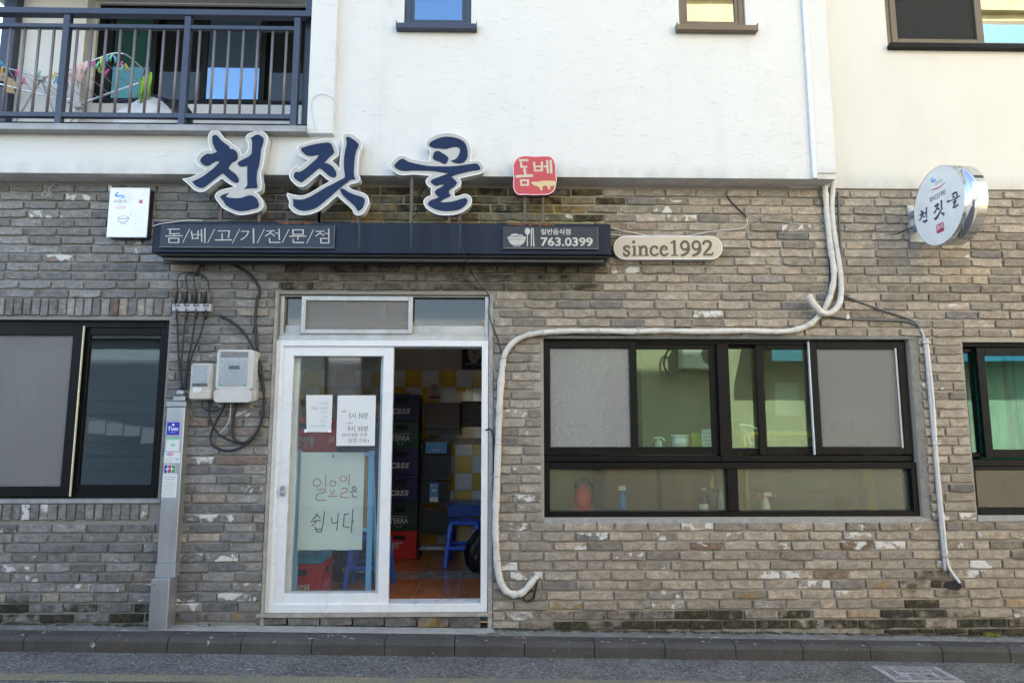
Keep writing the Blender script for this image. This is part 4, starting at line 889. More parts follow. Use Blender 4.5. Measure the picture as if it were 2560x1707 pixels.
s9r([(928, 345), (900, 300), (850, 294), (803, 325), (787, 385), (803, 445), (850, 473), (900, 465), (942, 428)], [34, 50]); b.disc(fr, *f9((908, 322)), 30 * s9, c=.0004)
s9r([(985, 355), (1125, 355)], 24); s9r([(1112, 365), (1105, 315), (1055, 290), (1008, 318), (987, 385), (1005, 445), (1055, 475), (1100, 465), (1140, 428)], [36, 50])
s9r([(1263, 165), (1272, 480)], 54); s9r([(1188, 228), (1270, 182)], 34); s9r([(1200, 474), (1340, 474)], 28)
for dxx in (0, 232):
    b.ribbon(fr, [f9((1476 + dxx + 74 * math.cos(k * .349), 275 + 84 * math.sin(k * .349))) for k in range(18)], 50 * s9, .0004, closed=True); s9r([(1552 + dxx, 275), (1556 + dxx, 345), (1525 + dxx, 415), (1465 + dxx, 460), (1395 + dxx, 478)], [46, 58])
s9r([(1848, 262), (1868, 205), (1925, 186), (1985, 210), (1998, 265), (1965, 335), (1905, 400), (1862, 452)], [44, 58]); s9r([(1848, 462), (2030, 462)], 42); s9r([(2028, 470), (2042, 412)], 30)
b.build('lettering', 'brown_print', plq)

# white light box at the left
YX = -.09; fb = zoompt((255, 455), 10.45, YX); fr = wallframe(YX); sb_ = (fb((1000, 800))[0] - fb((0, 800))[0]) / 1000
x0 = (fb((205, 150))[0] + fb((110, 1445))[0]) / 2; x1 = (fb((1250, 150))[0] + fb((1165, 1445))[0]) / 2; z1 = fb((700, 148))[1]; z0 = fb((700, 1447))[1]
lb = thing('light_box_sign', 'white square light box with a bowl drawing on the left brickwork', 'sign', ((x0 + x1) / 2, -.03, z0))
MB().box(x0 + .003, x1 - .003, YX + .008, -.012, z0 + .003, z1 - .003, .006).build('box_body', 'light_box_side', lb); MB().box(x0, x1, YX, YX + .0078, z0, z1, .0035).build('box_face', 'light_box_face', lb)
def bxp(p): q = fb(p); k = (p[1] - 150) / 1295; return (q[0] + (1 - 2 * k) * 0, q[1])
b = MB(); b.ribbon(fr, [bxp(p) for p in smooth([(440, 270), (390, 300), (365, 345), (400, 375), (470, 362), (530, 362), (572, 390), (545, 415), (470, 422), (430, 436)], 3, False)], [q * sb_ for q in [8, 16, 26, 38, 48, 54, 58, 60, 58, 52, 46, 42, 38, 36, 34, 32, 30, 30, 32, 34, 30, 24, 18, 14, 12, 10, 8, 6]], .0008); b.build('wave_mark', 'logo_blue', lb)
c_ = bxp((485, 512)); text('lettering', '아랑조', fr, c_[0], c_[1], 100 * sb_, 'ink_grey', lb, .01, .0008, w=360 * sb_)
c_ = bxp((510, 625)); text('lettering', 'arang jo', fr, c_[0], c_[1], 34 * sb_, 'ink_grey', lb, 0, .0008, w=250 * sb_)
b = MB(); b.ribbon(fr, [bxp(p) for p in ((320, 668), (460, 690), (620, 672))], [10 * sb_, 46 * sb_, 30 * sb_], .0008); b.build('pink_brush_mark', 'logo_pink', lb)
b = MB(); b.rect(fr, bxp((1018, 0))[0], bxp((1105, 0))[0], bxp((0, 552))[1], bxp((0, 462))[1], .0006); b.build('stamp_mark', 'logo_red', lb)
c_ = bxp((1062, 507)); text('lettering', '원', fr, c_[0], c_[1], 60 * sb_, 'light_box_face', lb, 0, .0012); c_ = bxp((948, 520)); text('lettering', '식당', fr, c_[0], c_[1], 55 * sb_, 'ink_grey', lb, 0, .0008, w=80 * sb_)
b = MB()
for pts, wd in (([(415, 940), (480, 960), (560, 965), (640, 952), (700, 930)], 12), ([(415, 940), (470, 905), (560, 892), (650, 900), (700, 930)], 6), ([(415, 945), (425, 1000), (470, 1045), (550, 1055), (620, 1045), (670, 1000), (700, 935)], 10), ([(480, 1055), (510, 1090), (570, 1088), (615, 1075), (622, 1048)], 8), ([(775, 825), (740, 835), (745, 880)], 7)):
    b.ribbon(fr, [bxp(p) for p in smooth(pts, 3, False)], wd * sb_, .0008)
b.build('bowl_drawing', 'ink', lb)

# round projecting sign
RXs, RTk, RYc, RZc, RRd = X(2284, 520, -.135), .165, -.42, 3.252, .287
rs = thing('round_sign', 'round steel drum sign projecting from the wall at the right', 'sign', (RXs + RTk / 2, -.05, RZc))
b = MB().lathe([(RRd, .004), (RRd + .003, .0), (RRd + .003, RTk), (RRd, RTk - .004)], (RXs, RYc, RZc), (1, 0, 0), 64); b.f = b.f[:-2]; b.fix = True; b.build('drum_rim', 'polished_steel', rs, True)
FRs = Frame((RXs, RYc, RZc), (0, -1, 0), (0, 0, 1))
circ = [(RRd * math.cos(2 * math.pi * k / 64), RRd * math.sin(2 * math.pi * k / 64)) for k in range(64)]
MB().prism(FRs, circ, -.008, -.003).build('sign_face', 'light_box_face', rs); MB().prism(FRs, circ, -RTk + .003, -RTk + .008).build('sign_face', 'light_box_face', rs)
b = MB(); b.box(RXs + .05, RXs + .11, RYc + RRd - .01, -.012, RZc - .07, RZc - .03); b.box(RXs + .05, RXs + .11, RYc + RRd - .01, -.012, RZc + .05, RZc + .09); b.box(RXs + .02, RXs + .14, -.022, -.012, RZc - .16, RZc + .14); b.build('bracket', 'galvanised', rs)
def rsp(u, v):  # photo zoom -> face coordinates
    q = (2250 + u / 6.272, 400 + v / 6.272); d = FW + RT * ((q[0] - 1280) / F) + UP * ((853.5 - q[1]) / F)
    p = Vector((0, -DIST, EYE)) + d * (RXs / d.x); return (-(p.y - RYc), p.z - RZc)
def rs_letter(L, box):
    d = L[2]; xs = [p[0] for q in d['inner'] for p in q]; ys = [p[1] for q in d['inner'] for p in q]
    a0, a1, c0, c1 = min(xs), max(xs), min(ys), max(ys); u0, v0 = box[0]; u1, v1 = box[1]
    A = rsp(u0, v0); B = rsp(u1, v1); b = MB()
    for k, q in enumerate(d['inner']): b.prism(FRs, [(A[0] + (p[0] - a0) / (a1 - a0) * (B[0] - A[0]), A[1] + (p[1] - c0) / (c1 - c0) * (B[1] - A[1])) for p in corner_smooth(q, 2)], -.0028, -.0018 + k * .0001, back=False)
    b.build('brush_lettering', 'ink_purple', rs)
rs_letter(L1, ((278, 808), (440, 962))); rs_letter(L2, ((508, 695), (695, 875))); rs_letter(L3, ((715, 572), (950, 708)))
a, c_ = rsp(585, 565); text('lettering', 'SINCE1992', FRs, a, c_, .036, 'ink', rs, 0, -.0015, w=(rsp(718, 500)[0] - rsp(445, 630)[0]) * .92)
A = rsp(562, 1022); B = rsp(690, 1108); b = MB(); b.prism(FRs, [(A[0] + .006, A[1]), (B[0] - .006, A[1]), (B[0], A[1] - .008), (B[0], B[1] + .008), (B[0] - .006, B[1]), (A[0] + .006, B[1]), (A[0], B[1] + .008), (A[0], A[1] - .008)], -.0028, -.0018, back=False); b.build('red_stamp', 'logo_red', rs)
text('lettering', '돔베', FRs, (A[0] + B[0]) / 2, (A[1] * .62 + B[1] * .38), .04, 'white_print', rs, .01, -.0012, w=(B[0] - A[0]) * .85)
b = MB(); b.ribbon(FRs, [rsp(*p) for p in smooth([(488, 466), (560, 455), (640, 410), (712, 345)], 4, False)], [.003, .005, .007, .008, .009, .0095, .009, .008, .007, .006, .005, .004, .003], -.0015); b.build('red_swoosh', 'logo_red', rs)
b = MB(); b.ribbon(FRs, [rsp(*p) for p in smooth([(505, 285), (490, 325), (515, 340), (550, 310)], 4, False)], .014, -.0015); b.build('wave_mark', 'logo_blue', rs)
a, c_ = rsp(595, 350); text('lettering', '아랑조마을', FRs, a, c_, .026, 'ink_grey', rs, 0, -.0015, w=.09)

# ================================================================ pipes, cables and meters on the wall
def run(uvs, y=-.03, closed=False, n=4):
    """a line along the wall through photo points; (u, v) or (u, v, y)"""
    pts = [at(q[0], q[1], q[2] if len(q) > 2 else y) for q in uvs]
    return smooth(pts, n, False)
def one(name, label, cat, b, m, group=None, sm=True):
    o = b.build(name, m, None, sm); return tag(o, label, cat, group)
PA = [(2060, 452), (2064, 490), (2068, 539), (2076, 619), (2085, 677), (2080, 724), (2065, 766), (2046, 791), (2017, 815), (1960, 829), (1860, 827), (1760, 829), (1655, 827), (1580, 829), (1497, 827), (1410, 828), (1358, 831), (1315, 839), (1283, 856), (1263, 884), (1256, 921), (1250, 996), (1246, 1095), (1242, 1214), (1239, 1308), (1242, 1396), (1250, 1448), (1263, 1474), (1285, 1485), (1308, 1479), (1328, 1457), (1343, 1439)]
pipe = thing('insulated_pipe', 'long white wrapped pipe running over the wide window and down beside the door', 'pipe', at(1660, 840, -.035))
pts = run([(u, v, -.045 if v > 700 else -.05) for u, v in PA]); rad = [.0215 + .0018 * math.sin(i * 1.7) + .001 * math.sin(i * .63) + (.003 if i > 80 else 0) for i in range(len(pts))]
for k in range(5): rad[-1 - k] = .016 + k * .002
for i in range(4, len(pts) - 8, 3):
    d = (pts[i + 1] - pts[i]).normalized(); sd_ = Vector((0, 0, .006)); MB().tube([pts[i] - d * .02, pts[i], pts[i] + d * random.uniform(.004, .02)], [rad[i] + .0004, rad[i] + .0022, rad[i] + .0016], 12, False).build('tape_overlap', 'insulation', pipe)
MB().tube(pts, rad, 12).build('wrapping', 'insulation', pipe, True)
for u, v in ((1358, 831), (1497, 827), (1595, 829), (1258, 895), (1246, 1110), (1242, 1190), (1243, 1400)):
    p_ = at(u, v, -.045); q_ = at(u + (8 if v < 850 else 1), v + (0 if v < 850 else 8), -.045); d = (q_ - p_).normalized(); MB().tube([p_ - d * .004, p_ + d * .004], .0275, 12).build('tie', 'conduit_pale', pipe, True)
PB = [(2086, 445), (2080, 508), (2084, 571), (2094, 635), (2101, 685), (2103, 728), (2099, 756), (2088, 774), (2072, 783), (2056, 782), (2041, 768), (2029, 752), (2021, 737)]
pts = run([(u, v, -.095 if 730 < v else -.05) for u, v in PB]); n_ = len(pts)
one('hooked_pipe', 'short white wrapped pipe hooked over the long pipe below the eave', 'pipe', MB().tube(pts, [.018 + (.008 * i / n_) - (.012 if i == n_ - 1 else 0) for i in range(n_)], 12), 'insulation')
one('drain_conduit', 'thin dark conduit dropping beside the white pipes and slanting right to the window corner', 'conduit', MB().tube(run([(2095, 480), (2101, 604), (2108, 705), (2112, 737), (2131, 747), (2179, 766), (2240, 786), (2274, 798), (2296, 815), (2308, 842)], -.026), .009, 8), 'conduit_grey')
one('branch_conduit', 'thin dark conduit running level from the pipe crossing to the window corner', 'conduit', MB().tube(run([(2066, 789), (2118, 796), (2194, 800), (2262, 802), (2286, 811)], -.024), .008, 8), 'conduit_grey')
one('grey_conduit', 'straight grey conduit running down right of the wide window', 'conduit', MB().tube(run([(2300, 822), (2311, 852), (2323, 977), (2333, 1095), (2343, 1214), (2352, 1317), (2358, 1381), (2362, 1427)], -.028), .0115, 8), 'conduit_pale')
pts = run([(2317, 846), (2325, 920), (2333, 1000), (2345, 1174), (2359, 1312), (2367, 1393), (2376, 1424), (2399, 1456)], -.032, n=26)
one('ribbed_hose', 'white ribbed hose beside the grey conduit ending low on the wall', 'hose', MB().tube(pts, [.0095 + (.0018 if i % 2 else 0) for i in range(len(pts))], 8), 'conduit_white')
for u, v, lab in ((2311, 856, 'upper'), (2336, 1108, 'middle'), (2360, 1388, 'lower')):
    p_ = at(u + 3, v, -.03); t_ = tag(MB().box(p_.x - .03, p_.x + .035, p_.y - .016, -.003, p_.z - .011, p_.z + .011, .004).build('pipe_clip', 'galvanised'), lab + ' metal clip holding the grey conduit to the bricks', 'clip', 'clips on the grey conduit')
p_ = at(2119, 790, -.03); tag(MB().box(p_.x - .012, p_.x + .012, -.036, -.003, p_.z - .025, p_.z + .01, .004).build('pipe_clip', 'conduit_white'), 'small white clip on the level dark conduit', 'clip')
b = MB(); b.tube(run([(1213, 1075), (1233, 1095), (1232, 1330), (1237, 1420), (1255, 1470), (1280, 1492), (1310, 1490), (1332, 1465), (1345, 1440)], -.02), .0055, 6)
b.tube(run([(1345, 1440), (1340, 1470), (1330, 1497), (1315, 1502), (1309, 1485), (1320, 1474), (1336, 1478), (1334, 1495), (1322, 1500)], -.03), .0055, 6); one('black_cable', 'black cable tied under the white pipe end with a small coil', 'cable', b, 'black_rubber')
b = MB(); b.tube(run([(1150, 548, -.25), (1152, 600, -.31), (1165, 650, -.3), (1190, 700, -.1), (1222, 738), (1222, 770), (1226, 800), (1245, 850), (1252, 880)], -.02), .004, 6); one('sign_cable', 'thin black cable from the crossbar letter down past the beam to the door corner', 'cable', b, 'black_rubber')
b = MB(); b.tube(run([(1262, 884), (1255, 960), (1248, 1100), (1236, 1240), (1234, 1330)], -.026), .0045, 6); one('thin_cable', 'thin black cable running behind the white pipe beside the door', 'cable', b, 'black_rubber')
b = MB(); b.tube(run([(1365, 836), (1480, 838), (1580, 836), (1680, 822), (1720, 818), (1760, 826), (1990, 822), (2040, 788), (2065, 770)], -.018), .0045, 6); one('window_cable', 'thin black cable following the white pipe over the wide window', 'cable', b, 'black_rubber')
b = MB(); b.tube(run([(2072, 470), (2066, 600), (2074, 660), (2072, 748)], -.022), .0045, 6); one('eave_cable', 'thin black cable hanging behind the white pipe below the eave', 'cable', b, 'black_rubber')
b = MB(); b.tube(run([(1527, 570), (1600, 585), (1640, 592), (1720, 590), (1780, 578), (1850, 572), (1868, 560), (1866, 545)], -.03), .003, 6); one('white_wire', 'thin white wire sagging along the top of the cream plaque', 'wire', b, 'conduit_white')
b = MB(); b.tube(run([(1527, 586), (1580, 590), (1660, 588), (1740, 592)], -.04), .0025, 6); one('plaque_wire', 'short white wire from the beam end to the cream plaque', 'wire', b, 'conduit_white')
b = MB(); b.tube(run([(1816, 489), (1830, 507), (1858, 535), (1868, 548)], -.025), .0055, 6); one('taped_wire', 'black taped wire hanging from a brick hole above the cream plaque', 'wire', b, 'black_rubber')
b = MB(); b.tube(run([(1862, 532), (1900, 545), (1960, 555), (2030, 562), (2052, 560)], -.02), .0025, 5); b.tube(run([(2052, 560), (2046, 548), (2053, 545), (2062, 560), (2050, 570), (2070, 568), (2110, 573), (2180, 588), (2225, 588)], -.02), .0025, 5); one('grey_wire', 'thin grey wire sagging across the bricks behind the white pipes', 'wire', b, 'conduit_pale')
b = MB(); b.tube(run([(2225, 588, -.02), (2250, 582, -.03), (2268, 573, -.1), (2284, 570, -.13)]), .004, 6); one('sign_lead', 'black lead joining the grey wire to the round sign', 'wire', b, 'black_rubber')
b = MB(); b.tube(run([(382, 566, -.31), (400, 560, -.31), (430, 556, -.31), (470, 551, -.305), (505, 552, -.3)]), .003, 5); one('beam_wire', 'thin white wire lying over the left end of the sign beam', 'wire', b, 'conduit_white')
b = MB(); b.tube(run([(112, 440, -.1), (120, 446, -.09), (135, 455), (130, 465), (122, 475), (124, 487)], -.03), .003, 6); b.tube(run([(124, 487), (112, 480), (105, 487), (115, 492), (127, 480), (128, 492), (118, 488)], -.02), .0035, 6); one('loose_wire', 'loose knotted wire hanging from the white eave at far left', 'wire', b, 'conduit_pale')
b = MB(); b.tube(run([(796, 352, -.2), (788, 320, -.26), (780, 280, -.26), (782, 248, -.26), (805, 235, -.26), (830, 245, -.26), (838, 262, -.26), (838, 300, -.26)]), .002, 5); one('hanging_wire', 'thin stiff wire looping on the white pilaster above the middle letter', 'wire', b, 'conduit_pale')
b = MB(); b.tube(run([(1064, 466, -.02), (1052, 480, -.02), (1045, 510, -.05), (1038, 540, -.1), (1015, 553, -.2)]), .004, 6); one('letter_lead', 'black lead dropping behind the crossbar letter to the beam', 'cable', b, 'black_rubber')
b = MB(); b.tube(run([(1152, 545, -.2), (1180, 547, -.2), (1215, 553, -.2)]), .004, 6); one('short_lead', 'short black lead lying on the beam below the crossbar letter', 'cable', b, 'black_rubber')

# cable loops by the meters
def loop(lab, uvs, r, y=-.03, nm='cable_loop'): return one(nm, lab, 'cable', MB().tube(run(uvs, y, n=5), r, 8), 'black_rubber')
loop('thick black service cable looping from under the beam around the big meter', [(492, 690), (498, 672), (512, 658), (539, 652), (580, 661), (618, 681), (644, 712), (648, 735), (642, 754), (638, 805), (641, 853), (649, 916), (658, 967), (660, 1012), (653, 1053), (636, 1088), (615, 1105), (598, 1106), (584, 1093), (582, 1060), (591, 1008)], .0105)
loop('black corrugated cable end curling above the big meter', [(548, 790), (560, 795), (574, 802), (601, 823), (622, 850), (636, 881), (646, 910), (652, 940)], .0105, -.05, 'cable_end')
loop('black cable bending in a wide loop below the big meter', [(563, 1008), (553, 1030), (539, 1057), (527, 1088), (532, 1112), (560, 1126), (594, 1122), (622, 1105), (645, 1075), (657, 1035), (661, 1000)], .0095, -.05)
loop('thinner black cable dropping from the small meter to the loop', [(522, 1000), (523, 1025), (527, 1052), (546, 1084), (580, 1103), (600, 1108)], .007, -.04)
one('white_wire', 'short white wire curling below the big meter', 'wire', MB().tube(run([(577, 1008), (575, 1040), (568, 1062), (548, 1083)], -.07), .0025, 5), 'conduit_white')
one('black_wire', 'short black lead under the small meter', 'wire', MB().tube(run([(506, 1000), (505, 1015), (518, 1025), (540, 1025), (560, 1015)], -.05), .005, 6), 'black_rubber')
for k, (uvs, lab) in enumerate((([(443, 780), (444, 829), (446, 880), (449, 925), (454, 975)], 'first black cable from the window below the terminal bar'), ([(467, 783), (463, 810), (458, 850), (453, 915), (456, 975)], 'second black cable from the window below the terminal bar'),
        ([(489, 783), (486, 810), (480, 850), (466, 922), (459, 975)], 'third black cable from the window below the terminal bar'), ([(510, 785), (508, 810), (499, 842), (480, 888), (466, 943), (461, 975)], 'fourth black cable from the window below the terminal bar'))):
    one('drop_cable', lab, 'cable', MB().tube(run(uvs, -.04), .0075, 8), 'black_rubber', 'cables dropping from the terminal bar')
for k, (uvs, lab) in enumerate((([(446, 735), (443, 705), (446, 690), (455, 683), (475, 681), (492, 682)], 'outermost black wire arching left over the terminal bar'), ([(471, 735), (466, 708), (464, 693), (474, 684), (492, 682)], 'second black wire arching over the terminal bar'),
        ([(491, 735), (486, 710), (486, 692), (492, 680)], 'upright black wire over the terminal bar'), ([(523, 735), (520, 705), (510, 692), (497, 684), (492, 678)], 'black wire arching right over the terminal bar'))):
    one('arched_wire', lab, 'wire', MB().tube(run(uvs, -.04), .005, 6), 'black_rubber', 'wires over the terminal bar')
# terminal bar with its clamps
tbx0, tbx1, tbz0, tbz1 = X(430, 768, -.05), X(527, 768, -.05), Z(478, 778, -.05), Z(478, 759, -.05)
tb_t = thing('terminal_bar', 'pale clamp bar joining four pairs of black cables beside the left window', 'terminal bar', ((tbx0 + tbx1) / 2, -.03, tbz0))
MB().box(tbx0, tbx1, -.05, -.012, tbz0, tbz1, .004).build('bar', 'conduit_pale', tb_t)
for k in range(4):
    xc = tbx0 + (tbx1 - tbx0) * (k + .5) / 4
    for s in (-.016, .016): MB().tube([(xc + s, -.04, tbz1 - .005), (xc + s * .9, -.04, tbz1 + .07), (xc + s * .5, -.04, tbz1 + .1)], [.0115, .011, .006], 8).build('sleeve', 'black_rubber' if s < 0 else 'conduit_grey', tb_t, True)
    MB().tube([(xc, -.04, tbz0 + .004), (xc, -.04, tbz0 - .06)], [.012, .008], 8).build('sleeve', 'black_rubber', tb_t, True)
    b = MB(); [b.lathe([(.008, 0), (.008, .012)], (xc + s, -.05, zz), (0, -1, 0), 8) for s, zz in ((-.012, tbz1 - .015), (.012, tbz1 - .015), (0, tbz0 + .014))]; b.build('bolts', 'meter_dark', tb_t); tag(tb_t.children[-1], kind='stuff')
# electricity meters
def meter_big():
    x0, x1, z0, z1 = X(540, 940, -.11), X(633, 940, -.11), Z(585, 1004, -.11), Z(585, 874, -.11)
    t = thing('electric_meter', 'larger cream electricity meter with a tall clear window', 'meter', ((x0 + x1) / 2, -.05, z0)); W_ = x1 - x0; H_ = z1 - z0
    fr = wallframe(-.03); rp = lambda a0, a1, c0, c1, r: [(a0 + r, c0), (a1 - r, c0), (a1 - r * .3, c0 + r * .3), (a1, c0 + r), (a1, c1 - r), (a1 - r * .3, c1 - r * .3), (a1 - r, c1), (a0 + r, c1), (a0 + r * .3, c1 - r * .3), (a0, c1 - r), (a0, c0 + r), (a0 + r * .3, c0 + r * .3)]
    MB().prism(fr, rp(x0 + .008, x1 + .012, z0 + .004, z1 - .004, .02), -.02, .035).build('back_box', 'meter_body', t)
    MB().prism(fr, rp(x0, x1, z0 + H_ * .24, z1, .022), .0351, .08).build('front_cover', 'meter_body', t)
    MB().prism(fr, rp(x0 - .004, x1 - .002, z0 - .004, z0 + H_ * .235, .022), .0351, .09).build('terminal_cover', 'meter_body', t)
    MB().box(x0 + .025, x1 - .045, -.1125, -.1101, z0 + H_ * .3, z1 - .015).build('dial_plate', 'meter_label', t); MB().box(x0 + .025, x1 - .045, -.1128, -.11255, z1 - .06, z1 - .016).build('shade_strip', 'meter_dark', t)
    f2 = wallframe(-.1130); xc = (x0 + x1) / 2 - .01; b = MB(); b.rect(f2, xc - .035, xc + .045, z0 + H_ * .62, z0 + H_ * .69, .0); b.build('display', 'conduit_grey', t)
    b = MB(); b.rect(f2, x0 + .03, x0 + .055, z0 + H_ * .31, z0 + H_ * .34, 0); b.rect(f2, x1 - .075, x1 - .05, z0 + H_ * .31, z0 + H_ * .34, 0); b.rect(f2, x0 + .03, x0 + .042, z0 + H_ * .75, z0 + H_ * .79, 0); b.build('mint_labels', 'sticker_mint', t)
    b = MB(); [b.rect(f2, xc - .05 + .01 * (k % 2), xc + .05 - .012 * (k % 3), z0 + H_ * (.42 + .045 * k), z0 + H_ * (.43 + .045 * k), 0) for k in range(4)]; b.rect(f2, xc - .035, xc + .04, z0 + H_ * .3, z0 + H_ * .38, 0); b.build('printed_lines', 'meter_body', t)
    MB().box(x0 + .02, x1 - .04, -.119, -.1165, z0 + H_ * .29, z1 - .012, .001).build('window', 'glass_meter', t)
    MB().tube([(x1 + .01, -.07, z0 + H_ * .4), (x1 + .03, -.07, z0 + H_ * .4)], .004, 6).build('seal', 'sticker_green', t)
def meter_small():
    x0, x1, z0, z1 = X(474, 950, -.09), X(533, 950, -.09), Z(505, 999, -.09), Z(505, 908, -.09)
    t = thing('electric_meter', 'smaller old beige electricity meter with a torn label beside the big meter', 'meter', ((x0 + x1) / 2, -.05, z0)); H_ = z1 - z0
    MB().box(x0, x1 + .012, -.062, -.012, z0 + .003, z1 - .002, .014).build('back_box', 'meter_old', t); MB().box(x0, x1 - .008, -.088, -.0622, z0, z1, .012).build('front_cover', 'meter_old', t)
    MB().box(x0 + .012, x1 - .03, -.0895, -.0882, z0 + H_ * .36, z1 - .015).build('dial_plate', 'meter_label', t); MB().box(x0 + .01, x1 - .028, -.108, -.0897, z0 + H_ * .36, z1 - .012, .008).build('window', 'glass_meter', t)
    MB().box(x0 + .02, x1 - .04, -.0912, -.0897, z0 + H_ * .37, z0 + H_ * .45).build('register', 'meter_dark', t)
    for k in range(4): MB().box(x0 + .006, x1 - .016, -.0905, -.0883, z0 + .012 + k * .016, z0 + .021 + k * .016).build('rib', 'pvc_aged', t)
    f = wallframe(-.0925); b = MB(); b.prism(f, [(x0 + .03, z0 + .055), (x0 + .05, z0 + .05), (x0 + .085, z0 + .06), (x0 + .1, z0 + .075), (x0 + .092, z0 + .09), (x0 + .03, z0 + .092)], 0, .001); b.build('torn_label', 'paper', t)
meter_big(); meter_small()
# steel riser duct with stickers
def riser():
    yA, yB = -.095, -.14
    xa = X(418.7, 1017, yA); xb = X(464.6, 1017, yA); xa2 = X(390, 1409, yA); xb2 = X(436, 1409, yA); xa = (xa + xa2) / 2; xb = (xb + xb2) / 2
    z_t, z_s, z_j = Z(440, 1017, yA), Z(413, 1409, yA), Z(400, 1447, yB)
    xc0, xc1 = X(378, 1447, yB), X(424, 1447, yB); zb = pav(-2.4) + .002
    t = thing('steel_duct', 'tall stainless cable duct covered in payment stickers between left window and meters', 'cable duct', ((xa + xb) / 2, -.07, zb))
    MB().box(xa, xb, yA, -.004, z_s, z_t, .003).build('upper_cover', 'brushed_steel', t); MB().box(xa - .006, xb + .004, yA - .004, -.004, z_j + .001, z_s - .001, .003).build('joint_plate', 'brushed_steel', t)
    MB().box(xc0, xc1, yB, -.004, zb, z_j, .003).build('lower_cover', 'brushed_steel', t)
    z_c = Z(440, 1003, yA); MB().box(xa - .006, xb + .008, yA - .008, -.004, z_t + .001, z_c, .004).build('cap', 'galvanised', t); zc2 = Z(440, 990, -.06)
    xm_ = (xa + xb) / 2 + .01; MB().box(xm_ - .045, xm_ + .045, -.085, -.012, z_c + .001, zc2, .006).build('cap', 'galvanised', t); MB().tube([(xm_, -.05, zc2), (xm_, -.05, Z(452, 975, -.05))], .034, 14).build('collar', 'galvanised', t, True)
    for s in (xc0 + .025, xc1 - .015): MB().lathe([(.006, 0), (.005, .004)], (s, yB, z_j - .04), (0, -1, 0), 10).build('screw', 'rust' if s < xc0 + .03 else 'galvanised', t)
    MB().box(xa + .0, xb, yA - .0008, yA - .0002, Z(440, 1092, yA) - .002, Z(440, 1092, yA)).build('seam', 'meter_dark', t)
    f = wallframe(yA); W_ = xb - xa
    def stick(m, a0, a1, v0, v1, name='sticker'):
        s = MB(); z1_, z0_ = Z(440, v0, yA), Z(440, v1, yA); s.box(xa + a0 * W_, xa + a1 * W_, yA - .0012, yA - .0003, z0_, z1_); return s.build(name, m, t), xa + a0 * W_, xa + a1 * W_, z0_, z1_
    o, a, c, z0, z1 = stick('sticker_blue', .08, .76, 1055, 1087); text('lettering', 'Toss', f, (a + c) / 2, z0 + (z1 - z0) * .5, .028, 'white_print', o, .02, .0018, w=.075, shear=.2); text('lettering', '결제 가능', f, (a + c) / 2, z0 + (z1 - z0) * .22, .008, 'white_print', o, 0, .0018); b = MB(); b.disc(f, (a + c) / 2, z0 + (z1 - z0) * .8, .009, c=.0018); b.build('mark', 'white_print', o)
    o, a, c, z0, z1 = stick('paper', .1, .82, 1094, 1127); b = MB(); b.rect(f, a, c, z1 - .016, z1, .0014); b.disc(f, (a + c) / 2, (z0 + z1) / 2 - .004, .018, .013, .0014); b.build('mint_print', 'sticker_mint', o); b = MB(); b.ribbon(f, [((a + c) / 2 - .008, (z0 + z1) / 2 - .003), ((a + c) / 2 - .001, (z0 + z1) / 2 - .009), ((a + c) / 2 + .01, (z0 + z1) / 2 + .004)], .003, .0018); b.build('tick', 'white_print', o)
    o, a, c, z0, z1 = stick('paper', .03, .92, 1130, 1157); b = MB(); b.disc(f, a + .045, z1 - .015, .022, .013, .0014); b.build('pink_print', 'sticker_pink', o); b = MB(); b.disc(f, a + .02, z1 - .014, .012, .009, .0016); b.rect(f, c - .035, c - .012, z0 + .02, z0 + .036, .0014); b.build('sky_print', 'sticker_sky', o); b = MB(); [b.ribbon(f, [(a + .01, z0 + .012 + k * .011), (a + .06, z0 + .015 + k * .01)], .0022, .0014) for k in range(3)]; b.build('lines_print', 'ink_grey', o)
    o, a, c, z0, z1 = stick('paper', .06, .68, 1161, 1183)
    for k, m in enumerate(('sticker_sky', 'sticker_red', 'sticker_green')): w_ = (c - a) / 3; b = MB(); b.rect(f, a + .003 + k * w_, a + w_ * (k + 1) - .002, z0 + .004, z1 - .004, .0014); q = b.build('colour_bar', m if k else 'sticker_blue', o)
    text('lettering', 'JCB', f, (a + c) / 2, (z0 + z1) / 2, .016, 'white_print', o, .03, .0022, w=(c - a) * .75)
    o, a, c, z0, z1 = stick('paper', .02, .82, 1184, 1243); b = MB()
    for k in range(9): zz = z1 - .022 - k * .0165; b.ribbon(f, [(a + .012 + .006 * (k % 2), zz), (c - .012 - .008 * (k % 3), zz)], .0035 if k < 2 else .0022, .0014)
    b.build('lines_print', 'ink_grey', o)
    z0 = Z(440, 1050, yA); b = MB(); [b.disc(f, xa + W_ * (.32 + .13 * i), z0 + .02 + j * .018, .004, c=.0005, n=6) for i in range(4) for j in range(4)]; b.ribbon(f, [(xa + W_ * .2, z0), (xa + W_ * .72, z0)], .003, .0005); o = b.build('etched_grid', 'galvanised', t)
riser()
# hole with a pipe stub low on the wall beside the duct, and the drain hole at the right
p_ = at(447, 1508, 0); one('pipe_stub', 'rusty pipe stub sunk in the bricks at the foot of the duct', 'pipe', MB().lathe([(.03, -.014), (.03, .001), (.02, .002), (.02, -.01)], (p_.x + .03, -.002, p_.z), (0, -1, 0), 14), 'rust')
p_ = at(2380, 1462, 0); b = MB(); b.prism(wallframe(-.018), smooth([(p_.x - .07, p_.z + .01), (p_.x - .03, p_.z + .03), (p_.x + .03, p_.z + .02), (p_.x + .06, p_.z - .005), (p_.x + .03, p_.z - .03), (p_.x - .03, p_.z - .02)], 3), -.01, .003); one('drain_hole', 'dark broken hole in the bricks where the ribbed hose ends', 'hole', b, 'crate_hole', None, False)
